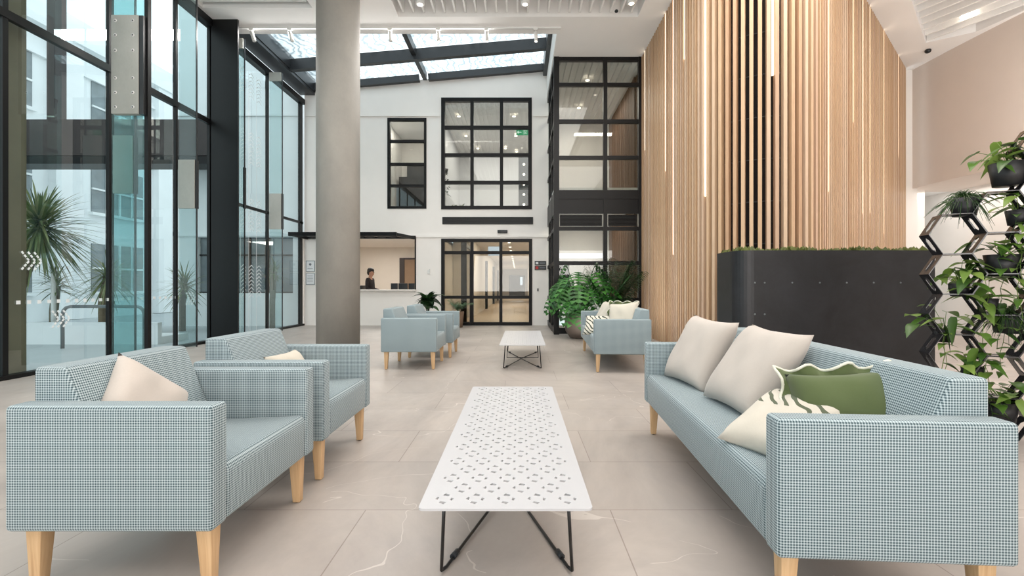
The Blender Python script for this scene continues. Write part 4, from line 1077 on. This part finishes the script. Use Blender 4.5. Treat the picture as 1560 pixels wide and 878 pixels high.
# brown footbridge beam and post
r = empty('footbridge', (0,0,0), 0, 'dark brown steel footbridge beam crossing outside the left glazing', 'bridge')
mb = MB(); mb.box(-14.6, -8.1, 12.0, 12.4, 4.55, 5.5); mb.build('girder', M['ext_brown'], r)
mb = MB(); mb.box(-14.6, -8.1, 11.9, 12.5, 4.3, 4.5); mb.build('lower_flange', M['dkblack'], r)
mb = MB(); mb.box(-12.45, -12.22, 12.0, 12.3, 5.5, 10.5); mb.build('post', M['ext_brown'], r)
mb = MB()
for i in range(7): mb.box(-6.72+.075*i, -6.67+.075*i, 5.35, 5.75, -.02, 6.3)
mb.box(-6.74, -6.18, 5.42, 5.68, -.02, 6.3)
tag(mb.build('post_with_reflection', M['beige_post']), 'olive beige post with reflected slat ribs outside at the far left of the glazing', 'post')  # real post plus slat reflection, put into its ribs and olive tone
mb = MB(); mb.box(-9.8, -6.9, 8.7, 9.5, -.02, .12); mb.box(-9.8, -6.9, 8.7, 8.8, .12, .4); tag(mb.build('outdoor_planter', M['ext_white']), 'low pale planter kerb outside, under the palms', 'planter')
r = empty('handrail', (0,0,0), 0, 'grey tubular handrail hoop outside the left glazing', 'handrail')
mb = MB(); pts = [(-8.02, 8, 0), (-8.02, 8, .6)]+[(-8.02+.14*(1-math.cos(a)), 8, .6+.14*math.sin(a)) for a in (.5, 1.0, 1.57)]+[(-6.72, 8, .74)]+[(-6.72+.14*math.sin(a), 8, .6+.14*math.cos(a)) for a in (.5, 1.0, 1.57)]+[(-6.58, 8, 0)]
mb.tube(pts, .028, 10); mb.build('rail', M['steel'], r)
mb = MB(); mb.tube([(-9.2, 9.0, 0), (-9.2, 9.0, 1.35)], .04, 10); tag(mb.build('bollard_post', M['whiteplastic']), 'slim white post outside beside the small palm', 'post')
def spiky(loc, trunk_pts, n, L, wdt, lab, name='yucca', el=(-35, 85), seed=1, droop=.25):
    rnd = random.Random(seed); r = empty(name, loc, 0, lab, 'palm'); mb = MB(); mb.tube(trunk_pts, .07, 10); mb.build('trunk', M['trunk'], r)
    c = Vector(trunk_pts[-1]); mb = MB()
    for i in range(n): leaf(mb, c+Vector((0,0,rnd.uniform(-.15, .15))), rdir(*el, rnd), L*rnd.uniform(.75, 1.1), wdt, 'blade', droop, n=5)
    mb.build('fronds', M['yucca'], r)
spiky((-9.5, 8.9, -.02), [(-.4,0,0), (-.3,0,.9), (0,0,1.7), (.12,0,2.25)], 300, 1.12, .055, 'large spiky yucca with drooping fronds outside the left glazing', seed=2, el=(-60, 80))
spiky((-9.35, 9.15, -.02), [(0,0,0), (0,0,.6), (.05,0,1.12)], 90, .5, .04, 'small fan palm outside, below the large yucca', 'fan_palm', seed=4, el=(-20, 85))
spiky((-8.55, 9.35, -.02), [(0,0,0), (.0,0,.8), (.1,0,1.3)], 110, .75, .035, 'leaning spiky palm outside, left of the nearest thick mullion', 'yucca', seed=5, el=(-45, 60))
spiky((-8.35, 11.3, -.02), [(0,0,0), (.0,0,.7), (.05,0,1.1)], 100, .7, .04, 'spiky palm seen through glass left of the steel column', 'yucca', seed=6, el=(-40, 80))
spiky((-6.55, 12.1, -.02), [(0,0,0), (.0,0,.7), (.05,0,1.5)], 60, .4, .05, 'palm outside seen through the farthest glass fin', 'fan_palm', seed=7, el=(-40, 80))

# ------------------------------------------------------------------ light and camera
def area(name, loc, size, energy, rot=(0,0,0), col=(1,1,1), sy=None):
    l = bpy.data.lights.new(name, 'AREA'); l.energy = energy; l.color = col; l.size = size
    if sy: l.shape = 'RECTANGLE'; l.size_y = sy
    o = bpy.data.objects.new(name, l); COL.objects.link(o); o.location = loc; o.rotation_euler = rot; return o
area('ceiling_fill', (0, 5, ZC-.02), 4, 160, col=(1,.98,.95), sy=5)  # three added ceiling fill panels, out of view, to brighten the room
area('ceiling_fill', (7, 4.5, ZC-.02), 3, 110, col=(1,.94,.88), sy=4)
area('ceiling_fill', (0, -1.5, ZC-.02), 8, 180, col=(1,.98,.95), sy=5)
area('rear_fill', (1.5, -5.6, 2.6), 9, 500, (PI/2+.6, 0, 0), (1,.97,.94), 4.5)  # added fill behind the camera, tilted up to brighten the ceiling
area('hatch_light', (-4.4, 14.4, 2.45), 1.2, 45, col=(1,.94,.86), sy=1.2)
area('corridor_light', (-.5, 16, 2.68), 1.2, 60, col=(1,.88,.74), sy=4)
area('corridor_light', (-.4, 25, 2.68), 1.2, 83, col=(1,.88,.74), sy=8)
area('corridor_light', (-.4, 38, 2.68), 1.2, 70, col=(1,.88,.74), sy=8)
area('upper_light', (-.6, 15.5, 6.3), 2.5, 80, col=(1,.95,.9), sy=3)
area('upper_light', (-3.4, 14.4, 6.2), 1, 26, col=(1,.95,.9))
area('lobby_light', (1.8, 12.6, 6.15), 1.4, 44, col=(1,.93,.85), sy=2)
area('lobby_light', (1.8, 12.6, 2.95), 1.4, 38, col=(1,.9,.8), sy=2)
area('alcove_light', (10.2, 9.5, 3.4), 1, 24, col=(1,.97,.94), sy=4)
area('wall_fill', (9.35, 4.5, 3.2), .4, 150, (PI, .5, 0), (1,.97,.94), sy=6)  # added upward fill by the right wall, lifts the ceiling
area('hatch_front', (-3, 9.3, ZC-.06), 5, 110, (-.5, 0, 0), (1,.96,.92), sy=.25)
area('slat_wash', (3.4, 5.2, ZC-.03), 3, 75, col=(1,.93,.84), sy=.3)
area('floor_fill', (1.55, 8.6, .06), .8, 22, (PI, 0, 0), (1,.96,.92), sy=.3)  # added upward fill, hidden behind the far sofa, for the ceiling
w = bpy.data.worlds.new('sky'); SC.world = w; w.use_nodes = True; nt = w.node_tree; nt.nodes.clear()
out = nt.nodes.new('ShaderNodeOutputWorld'); bg = nt.nodes.new('ShaderNodeBackground'); nz = nt.nodes.new('ShaderNodeTexNoise'); rp = nt.nodes.new('ShaderNodeValToRGB')
nz.inputs['Scale'].default_value = 2.5; nz.inputs['Detail'].default_value = 5
rp.color_ramp.elements[0].position = .35; rp.color_ramp.elements[0].color = lin((188,214,226)); rp.color_ramp.elements[1].position = .6; rp.color_ramp.elements[1].color = lin((244,250,252))
tc = nt.nodes.new('ShaderNodeTexCoord'); nt.links.new(tc.outputs['Generated'], nz.inputs[0]); nt.links.new(nz.outputs[0], rp.inputs[0]); nt.links.new(rp.outputs[0], bg.inputs[0]); bg.inputs[1].default_value = 1.75
nt.links.new(bg.outputs[0], out.inputs[0])

cam = bpy.data.cameras.new('camera'); co = bpy.data.objects.new('camera', cam); COL.objects.link(co)
co.location = (0, 0, H); co.rotation_euler = (PI/2, 0, 0); cam.sensor_width = 36; cam.lens = F/1560*36
cam.shift_x = (780-CX)/1560; cam.shift_y = -(439-CY)/1560; cam.clip_start = .05; cam.clip_end = 300
SC.camera = co
SC.view_settings.view_transform = 'Standard'; SC.view_settings.look = 'None'; SC.view_settings.exposure = .36; SC.view_settings.gamma = 1.03
cy = SC.cycles; cy.max_bounces = 8; cy.diffuse_bounces = 4; cy.glossy_bounces = 3; cy.transparent_max_bounces = 24; cy.transmission_bounces = 4
cy.sample_clamp_indirect = 4; cy.use_denoising = True
